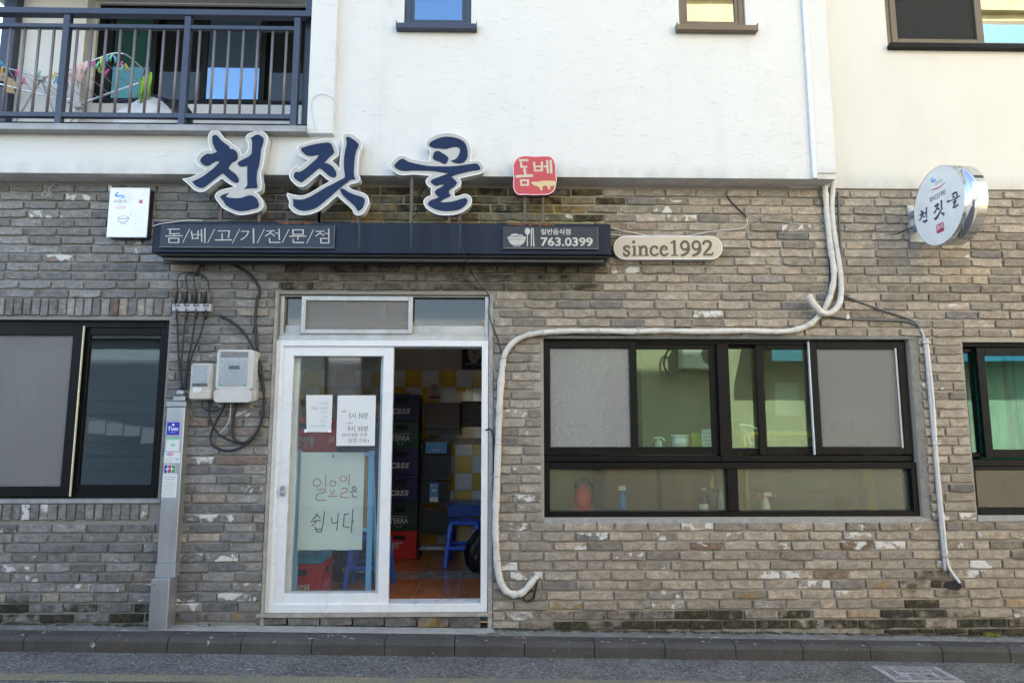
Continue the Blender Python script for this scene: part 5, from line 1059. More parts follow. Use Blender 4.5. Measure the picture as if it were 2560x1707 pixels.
# cover plate in the road
def cover():
    q = [on_road(*p) for p in ((2166, 1662), (2345, 1672), (2420, 1708), (2240, 1702))]
    cx_ = sum((p for p in q), Vector()) / 4; x0, x1 = (q[0].x + q[3].x) / 2, (q[1].x + q[2].x) / 2; y1, y0 = (q[0].y + q[1].y) / 2, (q[2].y + q[3].y) / 2
    t = thing('cover_plate', 'pale steel cover plate with cut letters in the road by the kerb', 'manhole cover', cx_)
    fr = Frame((0, 0, 0), (1, 0, SLOPE), (0, 1, 0)); zz = lambda x: road_z(x)
    b = MB(); b.v = [(x, y, zz(x) + d) for d in (.001, .007) for x, y in ((x0, y0), (x1, y0), (x1, y1), (x0, y1))]; b.f = [(4, 5, 6, 7), (0, 1, 5, 4), (1, 2, 6, 5), (2, 3, 7, 6), (3, 0, 4, 7)]; b.build('plate', 'cover_steel', t)
    f = Frame((x0, y0, zz(x0) + .0072), (1, 0, SLOPE), (0, 1, 0)); W_ = x1 - x0; H_ = y1 - y0
    text('lettering', '서귀포시', f, W_ * .5, H_ * .62, H_ * .2, 'brown_print', t, .02, .0005, w=W_ * .5); text('lettering', '전기통', f, W_ * .52, H_ * .36, H_ * .17, 'brown_print', t, .02, .0005, w=W_ * .36)
    b = MB(); [b.ribbon(f, [(W_ * a, H_ * .32), (W_ * a, H_ * .68)], .014, .0005) for a in (.12, .18, .82, .88)]; [b.ribbon(f, [(W_ * .08, H_ * c), (W_ * .92, H_ * c)], .005, .0005) for c in (.24, .76)]
    [b.ribbon(f, [(W_ * a, H_ * c), (W_ * (a + .18), H_ * c)], .006, .0005) for a in (.06, .3, .52, .74) for c in (.1, .16, .86, .92)]; b.build('cut_slots', 'brown_print', t)
cover()

# ================================================================ on the balcony
def balcony_things():
    y = .35
    rk = thing('drying_rack', 'steel wing drying rack standing on the balcony behind the railing', 'drying rack', (X(100, 200, y), y, BALZ))
    P = lambda u, v, yy=y: at(u, v, yy)
    s = 4.753   # zoom scale
    Q = lambda a, c, yy=y: at(a / s, c / s, yy)
    hub1, hub2 = Q(490, 940, .6), Q(935, 1260, .1)
    b = MB(); b.tube([hub1, *[Q(a, c, yy) for a, c, yy in ((700, 870, .6), (1000, 770, .6), (1250, 665, .6))], *smooth([Q(1340, 640, .6), Q(1430, 635, .58), (Q(1530, 670, .5)), Q(1720, 840, .2)], 5, False), Q(1690, 975, .1), Q(1400, 1075, .1), Q(1100, 1185, .1), hub2], .008, 8); b.build('wing_frame', 'polished_steel', rk, True)
    b = MB(); b.tube([hub1, Q(250, 855, .6), Q(0, 795, .6), Q(-150, 760, .6)], .007, 8); b.tube([hub2, Q(560, 1140, .1), Q(250, 1065, .1), Q(-150, 960, .1)], .007, 8); b.build('wing_frame', 'polished_steel', rk, True)
    for k in range(7):
        t_ = k / 6; a = hub1.lerp(Q(1400, 640, .6), t_ * .95); c = hub2.lerp(Q(1700, 970, .1), t_ * .95); MB().tube([a, c], .003, 5).build('wire', 'grey_rail', rk)
    for k in range(1, 6):
        t_ = k / 6; a = hub1.lerp(Q(-100, 770, .6), t_); c = hub2.lerp(Q(-100, 970, .1), t_); MB().tube([a, c], .003, 5).build('wire', 'grey_rail', rk)
    for h, ends in ((hub1, ((150, 1500), (700, 1500))), (hub2, ((780, 1560), (1080, 1560)))):
        for a, c in ends:
            d = Q(a, c, h.y) - h; e = h + d * ((BALZ + .003 - h.z) / d.z); MB().tube([h, e], .009, 8).build('leg', 'conduit_pale', rk, True)
        MB().box(h.x - .03, h.x + .03, h.y - .025, h.y + .025, h.z - .025, h.z + .02, .006).build('hub', 'conduit_pale', rk)
    MB().tube([hub1, hub2], .008, 8).build('cross_bar', 'polished_steel', rk, True)
    # cloths
    def cloth(name, label, m, top, drop, n=9, amp=.012):
        b = MB(); A, C = top; rows = 5
        for side in (0, .004):
            for r in range(rows + 1):
                for i in range(n + 1):
                    p = A.lerp(C, i / n); k = r / rows; b.v.append((p.x + .01 * math.sin(i * 2.1 + r), p.y - .012 + amp * k * 2 * math.sin(i * 1.9) + side, p.z + .01 - drop[i % len(drop)] * k))
        m_ = n + 1; L = (rows + 1) * m_
        for r in range(rows):
            for i in range(n): q = r * m_ + i; b.f.append((q, q + 1, q + m_ + 1, q + m_)); b.f.append((L + q + m_, L + q + m_ + 1, L + q + 1, L + q))
        return one(name, label, 'cloth', b, m)
    cloth('hanging_cloth', 'pale pink cloth hanging on the drying rack frame', 'cloth_pink', (Q(840, 825, .57), Q(1050, 745, .57)), [.11, .15, .19, .16, .21, .17, .2, .12])
    cloth('hanging_cloth', 'small lime green cloth hanging under the rack top among pegs', 'pin_lime', (Q(1195, 705, .57), Q(1265, 685, .57)), [.13, .14, .16, .15])
    cloth('hanging_cloth', 'bright green towel hanging over the rack corner above the white bag', 'cloth_green', (Q(1670, 965, .08), Q(1810, 880, .1)), [.16, .2, .22, .24, .25, .26])
    cloth('hanging_cloth', 'tan cloth hanging at the left end of the drying rack', 'cloth_tan', (Q(-60, 820, .4), Q(220, 1010, .3)), [.14, .12, .1, .08, .06, .05])
    # pegs
    pegs = [(1105, 760, 'pink', 'pink peg on the rack rod left of the green peg'), (1160, 770, 'green', 'mint peg on the rack rod beside the lime cloth'), (1315, 685, 'green', 'mint peg at the top of the rack frame'), (1270, 700, 'blue', 'blue peg on the rack frame just right of the lime cloth'), (1370, 705, 'blue', 'blue peg near the rounded rack top'),
            (1440, 770, 'pink', 'pink peg right of the rack top beside the yellow one'), (1445, 815, 'green', 'mint peg hanging low beside the pink and yellow pegs'), (1505, 800, 'yellow', 'yellow peg at the right of the peg cluster'), (1265, 865, 'pink', 'pink peg lying on the wires under the lime cloth'),
            (200, 870, 'pink', 'pink peg on the left rack wires, upper one'), (285, 960, 'pink', 'pink peg on the left rack wires, lower one'), (650, 900, 'yellow', 'yellow peg beside the second railing post'), (670, 950, 'blue', 'blue peg below the yellow one beside the railing post'), (795, 1020, 'pink', 'pink peg on the wires just right of the railing post'),
            (465, 880, 'green', 'pale green peg on the rack hub'), (20, 760, 'blue', 'blue peg at the far left rack end'), (25, 840, 'yellow', 'yellow peg over the tan cloth')]
    for i, (a, c, col, lab) in enumerate(pegs):
        p = Q(a, c, .5 if a > 900 else .4); b = MB(); random.seed(i); sp_ = random.uniform(.010, .018); tl = random.uniform(-.02, .02)
        for s_ in (-1, 1): b.tube([p + Vector((s_ * .003 + tl, 0, .03)), p + Vector((s_ * .004, 0, .005)), p + Vector((s_ * sp_ - tl, 0, -.035))], .0055, 6)
        one('clothes_peg', lab, 'clothes peg', b, 'pin_' + col, 'pegs on the drying rack')
    # white bag
    yb = .12; c0 = at(360, 310, yb); rx = (X(440, 300, yb) - X(295, 300, yb)) / 2; zt = Z(370, 236, yb)
    bm = bmesh.new(); bmesh.ops.create_icosphere(bm, subdivisions=4, radius=1)
    random.seed(11); ph = [random.uniform(0, 6) for _ in range(8)]
    for v in bm.verts:
        q = v.co.copy(); an = math.atan2(q.y, q.x); k = 1 + .08 * math.sin(3 * an + ph[0] + q.z * 2) + .05 * math.sin(7 * an + ph[1]) + .03 * math.sin(11 * q.z + 3 * an + ph[2])
        z_ = max(q.z, -.75); top = (zt - BALZ); fz = (z_ + .75) / 1.75; hr = math.hypot(q.x, q.y); taper = (1 if fz < .6 else 1 - .75 * ((fz - .6) / .4) ** 1.2) * (1 / max(hr, .25) if fz < .97 else 1)
        v.co = Vector((c0.x + q.x * rx * 1.1 * k * taper, yb + .08 + q.y * .2 * k * taper, BALZ + .002 + (z_ + .75) / 1.75 * top))
    me = bpy.data.meshes.new('laundry_bag'); bm.to_mesh(me); bm.free(); me.materials.append(MAT['bag_white']); me.polygons.foreach_set('use_smooth', [True] * len(me.polygons))
    o = bpy.data.objects.new('laundry_bag', me); COL.objects.link(o); tag(o, 'crumpled white printed plastic bag behind the balcony railing', 'bag')
    b = MB(); f = Frame((c0.x, yb - .14, BALZ), (1, 0, 0), (0, .16, 1)); random.seed(5)
    b2 = bpy.data.meshes.new('x')
    lines = ['COSMETICS', 'TAXI CAB', 'SEOUL 2 CITY', 'co.kr mall']
    top = zt - BALZ
    for i, (a, k_, r) in enumerate(((-.09, .74, .5), (.05, .88, -.15), (.09, .80, .1), (.0, .68, .05))):
        tp = 1 if k_ < .6 else 1 - .75 * ((k_ - .6) / .4) ** 1.2; fr = Frame((c0.x + a, yb + .08 - .21 * tp - .02, BALZ + k_ * top), (1, 0, r * .5), (-r * .5, .45, 1)); text('print', lines[i], fr, 0, 0, .03, 'ink_purple', o, .01, .028)
    p_ = at(428, 282, .2); one('black_bag', 'small black bag beside the white printed bag on the balcony', 'bag', MB().lathe([(.02, .0), (.13, .02), (.12, .14), (.07, .2), (.02, .23)], (p_.x, .3, BALZ + .28), (0, 0, 1), 14), 'bag_black'); 
    one('storage_tub', 'magenta plastic tub low on the balcony behind the bags', 'tub', MB().lathe([(.14, 0), (.17, .26), (.175, .27), (.16, .275)], (X(430, 305, .4), .35, BALZ + .003), (0, 0, 1), 18), 'magenta')
balcony_things()

# ================================================================ inside the door
def crate_make(m, front, side, org, wx=.36, dy=.36, h=.288, print_m='crate_print', fh=.06, holes=True, loc_label='', mark=None):
    """beer crate: ribbed box with hand slots and printed names"""
    x0, y0, z0 = org; x1, y1, z1 = x0 + wx, y0 + dy, z0 + h
    t = thing('bottle_crate', loc_label, 'crate', ((x0 + x1) / 2, (y0 + y1) / 2, z0), 'stacked bottle crates inside the door')
    MB().box(x0 + .006, x1 - .006, y0 + .006, y1 - .006, z0, z1 - .002, .004).build('body', m, t)
    for zz, hh in ((z0 + .001, .03), (z1 - .034, .033)): MB().box(x0, x1, y0, y1, zz, zz + hh, .004).build('rim', m, t)
    for x_ in (x0, x1 - .035): MB().box(x_, x_ + .035, y0, y1, z0 + .0315, z1 - .0345, .003).build('corner_rib', m, t)
    MB().box(x0 + wx * .32, x1 - wx * .32, y0 + .0035, y0 + .0058, z0 + h * .68, z0 + h * .84).build('hand_slot', 'crate_hole', t); MB().box(x1 - .0005, x1 + .0008, y0 + dy * .35, y1 - dy * .35, z0 + h * .68, z0 + h * .84).build('hand_slot', 'crate_hole', t)
    f = wallframe(y0 + .0055); fs = Frame((x1 - .003, y0, z0), (0, 1, 0), (0, 0, 1))
    if front: text('lettering', front, f, (x0 + x1) / 2 - .01, z0 + h * .36, fh, print_m, t, .02, .0015, shear=.25 if front == 'cass' else 0, w=.2 if len(front) < 6 else .22)
    if front == 'TERRA': b = MB(); xc = (x0 + x1) / 2 - .01; b.ribbon(f, [(xc - .035, z0 + h * .2), (xc, z0 + h * .08), (xc + .035, z0 + h * .2)], .006, .0015); b.ribbon(f, [(xc - .09, z0 + h * .52), (xc + .1, z0 + h * .52)], .005, .0015); b.build('mark', print_m, t)
    if mark: b = MB(); xc = (x0 + x1) / 2 - .03; zc_ = z0 + h * .45; b.ring(f, xc, zc_, .02, .02, .01, .0015); b.ribbon(f, [(xc - .04, zc_ + .035), (xc + .06, zc_ + .035)], .008, .0015); b.ribbon(f, [(xc - .04, zc_ + .035), (xc - .035, zc_ - .04)], .01, .0015); b.build('mark', print_m, t)
    if side: text('lettering', side, fs, dy * .5, h * .36, fh, print_m, t, .02, .0045, shear=.25 if side == 'cass' else 0, w=.19)
    return t
def interior():
    # stack just inside the glass, at the left
    yS = .42; xr_ = X(802, 1450, yS); h = .288; zz = FZ + .002
    specs = [('crate_red', '올래', '한라산', 'bottom red crate of the stack just behind the door glass'), ('crate_blue', '하이트진로', '참이슬', 'sky blue crate standing on the lowest red crate behind the glass'), ('crate_navy', 'cass', 'cass', 'navy crate behind the green poster, third in the glass stack'),
             ('crate_green', 'TERRA', 'TERRA', 'green crate behind the poster, fourth in the glass stack'), ('crate_red', '한라산물', '올래', 'red crate with white writing above the easel top')]
    for k, (m, a, c, lab) in enumerate(specs): crate_make(m, a, c, (xr_ - .36, yS, zz + k * (h + .001)), loc_label=lab)
    text('lettering', '순한소주', wallframe(yS + .0055), xr_ - .19, zz + 4 * (h + .001) + .055, .05, 'crate_print', bpy.data.objects.get('bottle_crate.004') or None, .0, .0015, w=.2)
    yN = 1.15; xn = X(838, 1400, yN)
    for k in range(5): crate_make('crate_navy', 'cass', 'cass', (xn + .0, yN, zz + k * (h + .001)), loc_label='navy crate in the stack behind the easel, number %s from the floor' % ('one', 'two', 'three', 'four', 'five')[k])
    # stack by the far wall
    y3 = 2.25; x3 = X(1043, 1250, y3) - .36
    hs = .288
    lab3 = ['bottom red crate of the stack against the far tiles', 'green crate on the bottom red crate of the far stack', 'navy crate above the lower green one in the far stack', 'navy crate under the upper green one in the far stack', 'upper green crate of the far stack', 'topmost navy crate of the far stack']
    for k, (m, a) in enumerate((('crate_red', None), ('crate_green', 'TERRA'), ('crate_navy', 'cass'), ('crate_navy', 'cass'), ('crate_green', 'TERRA'), ('crate_navy', 'cass'))):
        crate_make(m, a, None, (x3, y3, zz + k * (hs + .001)), loc_label=lab3[k], mark=(k == 0))
    # black leaflet rack
    yr = 2.35; rx0, rx1 = X(1052, 1250, yr), X(1122, 1250, yr)
    rk = thing('leaflet_rack', 'tall black wire leaflet rack beside the far crates', 'rack', ((rx0 + rx1) / 2, yr, FZ)); ztop = Z(1090, 1103, yr)
    for x_ in (rx0, rx1): MB().tube([(x_, yr - .05, FZ + .06), (x_ + .0, yr + .18, ztop)], .009, 6).build('side_rail', 'rack_black', rk)
    for x_ in (rx0, rx1): MB().box(x_ - .012, x_ + .012, yr - .12, yr + .16, FZ + .04, FZ + .065).build('foot', 'rack_black', rk); [MB().lathe([(.02, 0), (.02, .02)], (x_ - .01, yy, FZ + .021), (1, 0, 0), 10).build('castor', 'rack_black', rk) for yy in (yr - .1, yr + .14)]
    for k, (v0, v1) in enumerate(((1108, 1180), (1140, 1200), (1205, 1258), (1275, 1335))):
        z1, z0 = Z(1090, v0, yr), Z(1090, v1, yr); k_ = (z1 - FZ) / (ztop - FZ); yy = yr - .05 + .23 * k_; b = MB(); b.box(rx0 + .004, rx1 - .004, yy, yy + .01, z0, z1); b.box(rx0 + .004, rx1 - .004, yy - .07, yy, z0, z0 + .008); b.box(rx0 + .004, rx1 - .004, yy - .072, yy - .066, z0, z0 + .035); b.build('shelf', 'rack_black', rk)
    b = MB(); [b.tube([(rx0 - .01, yr - .1 + .03 * k, FZ + .1), (rx1 + .01, yr - .1 + .03 * k, FZ + .1)], .005, 6) for k in range(6)]; b.build('bottom_grid', 'silver', rk)
    yy = yr + .03; f = wallframe(yy)
    a0, a1, c0, c1 = X(1064, 1115, yy), X(1117, 1115, yy), Z(1090, 1133, yy), Z(1090, 1105, yy); o = tag(MB().box(a0, a1, yy, yy + .01, c0, c1).build('leaflet_box', 'leaflet_blue'), 'sky blue printed card on the top of the leaflet rack', 'card'); text('lettering', '천짓골', f, (a0 + a1) / 2, c0 + (c1 - c0) * .3, .025, 'white_print', o, .01, .001)
    yy = yr - .03; f = wallframe(yy); a0, a1, c0, c1 = X(1074, 1230, yy), X(1096, 1230, yy), Z(1085, 1254, yy), Z(1085, 1207, yy); o = tag(MB().box(a0, a1, yy, yy + .008, c0, c1).build('leaflet', 'leaflet_blue'), 'narrow blue leaflet in the middle tray of the rack', 'leaflet'); b = MB(); b.rect(f, a0 + .005, a1 - .005, c0, c0 + .05, .001); b.disc(f, (a0 + a1) / 2, c0 + .12, .03, .014, .001); b.build('white_print', 'white_print', o); text('lettering', '제주여행', f, (a0 + a1) / 2, c0 + .17, .02, 'white_print', o, .0, .001, w=.08)
    # table and stool at the right, refuse bag
    yt = 2.2; zt = Z(1160, 1262, yt); tx = X(1118, 1265, yt)
    tb = thing('low_table', 'blue plastic table behind the blue stool', 'table', (tx + .4, yt + .3, FZ)); MB().box(tx, .19, yt, yt + .6, zt - .02, zt, .004).build('table_top', 'table_blue', tb); MB().box(tx + .01, .18, yt + .01, yt + .59, zt - .12, zt - .021).build('apron', 'table_blue', tb)
    for x_, y_ in ((tx + .04, yt + .05), (.14, yt + .05), (tx + .04, yt + .55), (.14, yt + .55)): MB().tube([(x_, y_, FZ + .002), (x_, y_, zt - .1)], .018, 8).build('leg', 'table_blue', tb)
    def stool(cx_, cy, lab, hh=.44):
        t = thing('plastic_stool', lab, 'stool', (cx_, cy, FZ), 'blue plastic stools'); s = .13; z1 = FZ + hh
        MB().box(cx_ - s - .015, cx_ + s + .015, cy - s - .015, cy + s + .015, z1 - .035, z1, .012).build('seat', 'stool_blue', t)
        for sx in (-1, 1):
            for sy in (-1, 1): MB().tube([(cx_ + sx * s, cy + sy * s, z1 - .03), (cx_ + sx * (s + .05), cy + sy * (s + .05), FZ + .002)], [.03, .022], 6).build('leg', 'stool_blue', t)
        zz_ = FZ + hh * .42; e = s + .03
        for (a, c) in (((-e, -e), (e, -e)), ((e, -e), (e, e)), ((e, e), (-e, e)), ((-e, e), (-e, -e))): MB().tube([(cx_ + a[0], cy + a[1], zz_), (cx_ + c[0], cy + c[1], zz_)], .022, 6).build('stretcher', 'stool_blue', t)
    stool(X(1160, 1350, 1.95), 1.95, 'blue plastic stool in front of the blue table'); stool(X(925, 1400, .95), .95, 'blue plastic stool seen through the glass behind the easel leg')
    random.seed(9); bm = bmesh.new(); bmesh.ops.create_icosphere(bm, subdivisions=4, radius=1); c0 = Vector((X(1205, 1350, 1.6), 1.6, FZ)); ht = .42
    for v in bm.verts:
        q = v.co; an = math.atan2(q.y, q.x); k = 1 + .10 * math.sin(5 * an + 4 * q.z) + .05 * math.sin(13 * an - 6 * q.z) ; z_ = max(q.z, -.8); tp = 1 - .5 * max(0, z_) ** 2; v.co = Vector((c0.x + q.x * .16 * k * tp, c0.y + q.y * .16 * k * tp, FZ + .002 + (z_ + .8) / 1.8 * ht))
    me = bpy.data.meshes.new('refuse_bag'); bm.to_mesh(me); bm.free(); me.materials.append(MAT['bag_black']); o = bpy.data.objects.new('refuse_bag', me); COL.objects.link(o); tag(o, 'black refuse bag beside the blue stool at the door edge', 'bag')
    # things on the tiled wall
    yw = 2.89; f = wallframe(yw - .012)
    def board(name, lab, cat, m, u0, u1, v0, v1, d=.01):
        a0, a1, c0, c1 = X(u0, (v0 + v1) / 2, yw), X(u1, (v0 + v1) / 2, yw), Z((u0 + u1) / 2, v1, yw), Z((u0 + u1) / 2, v0, yw); o = tag(MB().box(a0, a1, yw - d, yw + .006, c0, c1).build(name, m), lab, cat); return o, a0, a1, c0, c1, wallframe(yw - d)
    o, a0, a1, c0, c1, f = board('security_plate', 'black security plate with a white shield above the tiles', 'sign', 'frame_black', 1155, 1222, 850, 923)
    xc = X(1186, 890, yw); zc_ = Z(1186, 884, yw); sh = [(-.075, .12), (.075, .12), (.082, .02), (.07, -.05), (.035, -.105), (0, -.125), (-.035, -.105), (-.07, -.05), (-.082, .02)]
    b = MB(); b.prism(f, [(xc + p[0], zc_ + p[1]) for p in sh], -.001, .001); b.build('shield', 'panel_print', o); b = MB(); [b.ribbon(f, [(xc, zc_ + .02), (xc + .08 * math.cos(t_), zc_ + .02 + .08 * math.sin(t_))], .003, .0012) for t_ in (.5, 1.55, 2.65, 3.7, 4.75, 5.8)]; b.disc(f, xc, zc_ + .02, .01, c=.0012); b.build('aperture', 'frame_black', o)
    text('lettering', 'GiGA eyes', f, X(1186, 910, yw), Z(1186, 910.5, yw), .04, 'panel_print', o, .01, .0012, w=X(1209, 910, yw) - X(1163, 910, yw)); text('lettering', '감시 카메라', f, X(1186, 918, yw), Z(1186, 918.5, yw), .011, 'panel_print', o, 0, .0012)
    o, a0, a1, c0, c1, f = board('no_smoking_sign', 'white no smoking notice on the tiles', 'sign', 'paper', 1072, 1101, 959, 997)
    b = MB(); xc = (a0 + a1) / 2; zc_ = c1 - .05; b.ring(f, xc, zc_, .036, .036, .009, .0006); b.ribbon(f, [(xc - .025, zc_ + .025), (xc + .025, zc_ - .025)], .008, .0006); b.rect(f, a0 + .005, a1 - .005, c0 + .005, c0 + .035, .0006); b.build('red_print', 'logo_red', o); b = MB(); b.ribbon(f, [(xc - .02, zc_ - .004), (xc + .02, zc_ - .004)], .008, .0012); b.build('cigarette', 'ink', o); text('lettering', '금연구역', f, xc, c0 + .06, .03, 'logo_red', o, .01, .0008, w=.115)
    xc, zc_ = X(1035, 990, yw), Z(1035, 990, yw); o = tag(MB().prism(wallframe(yw - .004), [(xc + .038 * math.cos(k * .4189), zc_ + .038 * math.sin(k * .4189)) for k in range(15)], -.01, .002).build('round_notice', 'paper'), 'small round prohibition sticker on a yellow tile', 'sticker'); f = wallframe(yw - .006); b = MB(); b.ring(f, xc, zc_, .034, .034, .006, .0006); b.ribbon(f, [(xc - .024, zc_ + .024), (xc + .024, zc_ - .024)], .006, .0006); b.build('red_print', 'logo_red', o); b = MB(); b.ribbon(f, [(xc, zc_ + .018), (xc + .004, zc_ - .018)], .01, .0014); b.build('figure', 'ink', o)
    o, a0, a1, c0, c1, f = board('orange_notice', 'orange strip notice on the tiles left of the round sticker', 'sticker', 'wood_orange', 975, 1026, 980, 1001); b = MB(); [b.ribbon(f, [(a0 + .06, c0 + .03 + .03 * k), (a1 - .02, c0 + .03 + .03 * k)], .008, .0006) for k in range(2)]; b.build('print', 'logo_red', o)
    xc, zc_ = X(1168, 979, yw), Z(1168, 979, yw); b = MB(); b.box(xc - .007, xc + .007, yw - .016, yw - .0, zc_ - .045, zc_ + .045, .003); b.box(xc - .024, xc - .0072, yw - .015, yw, zc_ + .01, zc_ + .024, .003); b.box(xc + .0072, xc + .024, yw - .015, yw, zc_ + .01, zc_ + .024, .003); tag(b.build('wall_cross', 'silver'), 'small silver cross on a white tile', 'cross')
    o, a0, a1, c0, c1, f = board('framed_board', 'black framed slate with faint writing at the door edge', 'board', 'frame_black', 1151, 1225, 1003, 1067, .025); MB().box(a0 + .035, a1 - .035, yw - .0265, yw - .0252, c0 + .035, c1 - .035).build('slate', 'slate', o)
    for k, s_ in enumerate(('오늘도 행복한', '하루 되세요', '맛있는 돔베', '고기')): text('lettering', s_, wallframe(yw - .0266), X(1183, 1020, yw), c1 - .07 - k * .055, .025, 'panel_print', o, 0, .0005, w=.16 - .03 * k)
    yc = 2.45; a0, a1, c0, c1 = X(1062, 1040, yc), X(1149, 1040, yc), Z(1100, 1086, yc), Z(1100, 1006, yc); t = thing('wall_cabinet', 'dark maroon cabinet hung on the tiles above the leaflet rack', 'cabinet', ((a0 + a1) / 2, yc + .2, c0)); MB().box(a0, a1, yc, 2.895, c0 + .06, c1, .004).build('case', 'cabinet_maroon', t); MB().box(a0, a1, yc + .02, 2.895, c0, c0 + .059).build('base', 'frame_black', t)
    # easel with its posters
    ye = .17; ex0, ex1 = X(741, 1300, ye), X(925, 1300, ye); zt = Z(830, 1126, ye)
    ea = thing('easel_board', 'sky blue wooden easel stand behind the door glass', 'easel', ((ex0 + ex1) / 2, ye, FZ))
    for x_ in (ex0 + .0, ex1): MB().box(x_ - .021, x_ + .021, ye - .01, ye + .018, FZ + .002, zt, .002).build('leg', 'easel_blue', ea)
    for x_ in (ex0, ex1): MB().tube([(x_, ye + .03, zt - .05), (x_, ye + .4, FZ + .01)], .014, 6).build('rear_leg', 'easel_blue', ea)
    MB().box(ex0 + .0215, ex1 - .0215, ye - .006, ye + .014, Z(830, 1141, ye), Z(830, 1130, ye)).build('top_bar', 'easel_blue', ea); MB().box(ex0 + .0215, ex1 - .0215, ye - .006, ye + .014, Z(830, 1328, ye), Z(830, 1318, ye)).build('lower_bar', 'easel_blue', ea)
    MB().box(ex0 + .022, ex1 - .022, ye + .0, ye + .01, Z(830, 1317, ye), Z(830, 1142, ye)).build('panel', 'board_tan', ea)
    yp = ye - .018; fp = zoompt((690, 1120), 4.0207, yp); fr = wallframe(yp); sp4 = (fp((1000, 500))[0] - fp((0, 500))[0]) / 1000
    a0, a1 = (fp((253, 40))[0] + fp((213, 1025))[0]) / 2, (fp((893, 40))[0] + fp((863, 1018))[0]) / 2; c1, c0 = fp((570, 42))[1], fp((540, 1022))[1]
    b = MB(); n = 12; m_ = 16
    for side in (0, .0015):
        for j in range(m_ + 1):
            for i in range(n + 1): b.v.append((a0 + (a1 - a0) * i / n, yp + .003 * math.sin(j * 1.1 + .3 * i) * math.sin(i * .5) * (j / m_) + side, c1 + (c0 - c1) * j / m_ + .002 * math.sin(i * 1.3) * (j == m_)))
    L = (n + 1) * (m_ + 1)
    for j in range(m_):
        for i in range(n): q = j * (n + 1) + i; b.f.append((q + n + 1, q + n + 2, q + 1, q)); b.f.append((L + q, L + q + 1, L + q + n + 2, L + q + n + 1))
    po = tag(b.build('paper_poster', 'paper_green', None, True), 'pale green handwritten closing poster clipped to the blue easel', 'poster')
    xoff = lambda p: (fp(p)[0] , fp(p)[1])
    def strokes(lst, m, nm):
        b = MB()
        for pts in lst:
            if pts[0] == 'o': _, x_, z_, r1, r2 = pts; c_ = fp((x_, z_)); b.ring(fr, c_[0], c_[1], r1 * sp4, r2 * sp4, 7 * sp4, .006)
            else: b.ribbon(fr, [fp(p) for p in pts], 7.5 * sp4, .006)
        b.build(nm, m, po)
    strokes([('o', 413, 343, 37, 38), [(503, 265), (500, 385)], [(418, 418), (495, 408), (499, 438), (412, 462), (404, 505), (420, 522), (503, 520)], ('o', 573, 352, 30, 28), [(550, 422), (560, 456)], [(588, 418), (578, 456)], [(530, 481), (617, 480)], ('o', 678, 305, 33, 26), [(740, 263), (733, 368)], [(665, 403), (720, 401), (716, 436), (655, 456), (650, 488), (735, 496)]], 'red_ink', 'red_handwriting')
    strokes([('o', 787, 402, 20, 17), [(745, 438), (817, 433)], [(771, 455), (768, 484), (815, 490)], [(415, 655), (398, 690), (370, 712)], [(412, 668), (442, 697)], [(350, 736), (450, 720)], [(405, 730), (390, 760), (364, 776)], [(490, 632), (478, 740), (458, 834)], [(394, 788), (410, 836), (456, 838)], [(400, 812), (456, 808)], [(560, 700), (565, 745), (585, 755), (622, 738)], [(628, 650), (613, 826)], [(735, 655), (688, 664), (680, 785), (740, 795)], [(775, 614), (760, 843)], [(762, 735), (782, 734)]], 'ink', 'black_handwriting')
    text('lettering', 'E', fr, *fp((580, 80)), 30 * sp4, 'ink_purple', po, .02, .006)
    # papers taped to the door glass
    yq = YD + .006
    def paper(lab, pts, lines, org=(700, 860), sc=5.807):
        fq = zoompt(org, sc, yq); f = wallframe(yq); o = tag(MB().prism(f, [fq(p) for p in pts], -.0012, .0).build('paper_notice', 'paper'), lab, 'paper', 'papers taped to the door glass'); k = (fq((1000, 800))[0] - fq((0, 800))[0]) / 1000
        for s_, x_, z_, h_, w_, m in lines: text('handwriting', s_, f, *fq((x_, z_)), h_ * k, m, o, -.004, .0006, w=w_ * k)
        return o
    paper('larger white paper with handwritten hours on the door glass', [(838, 745), (1393, 742), (1375, 1475), (815, 1475)], [('pm', 930, 982, 35, 55, 'ink'), ('5시 30분', 1140, 1035, 90, 280, 'ink'), ('~ pm', 1000, 1150, 30, 100, 'ink'), ('9시 30분', 1132, 1225, 85, 300, 'ink'), ('(5시10분 이후', 1085, 1320, 68, 370, 'ink'), ('입장 가능)', 1140, 1400, 68, 300, 'ink')])
    o = paper('smaller white paper with faint notes on the door glass', [(380, 740), (765, 738), (742, 1275), (385, 1275)], [('오늘 영업', 635, 860, 40, 120, 'ink_grey'), ('재료 소진', 570, 930, 45, 245, 'ink_grey'), ('예약 마감', 640, 990, 30, 85, 'ink_grey'), ('영업', 650, 1055, 30, 60, 'ink_grey'), ('저녁 가능', 630, 1120, 35, 85, 'ink_grey'), ('감사합니다 천짓골', 545, 1188, 38, 240, 'ink_grey')])
    f = wallframe(yq - .0018); fq = zoompt((700, 860), 5.807, yq); b = MB(); A = fq((355, 1235)); C = fq((395, 1280)); b.rect(f, A[0], C[0], C[1], A[1], 0); A = fq((700, 1240)); C = fq((745, 1280)); b.rect(f, A[0], C[0], C[1], A[1], 0); b.build('tape', 'white_print', o)
interior()
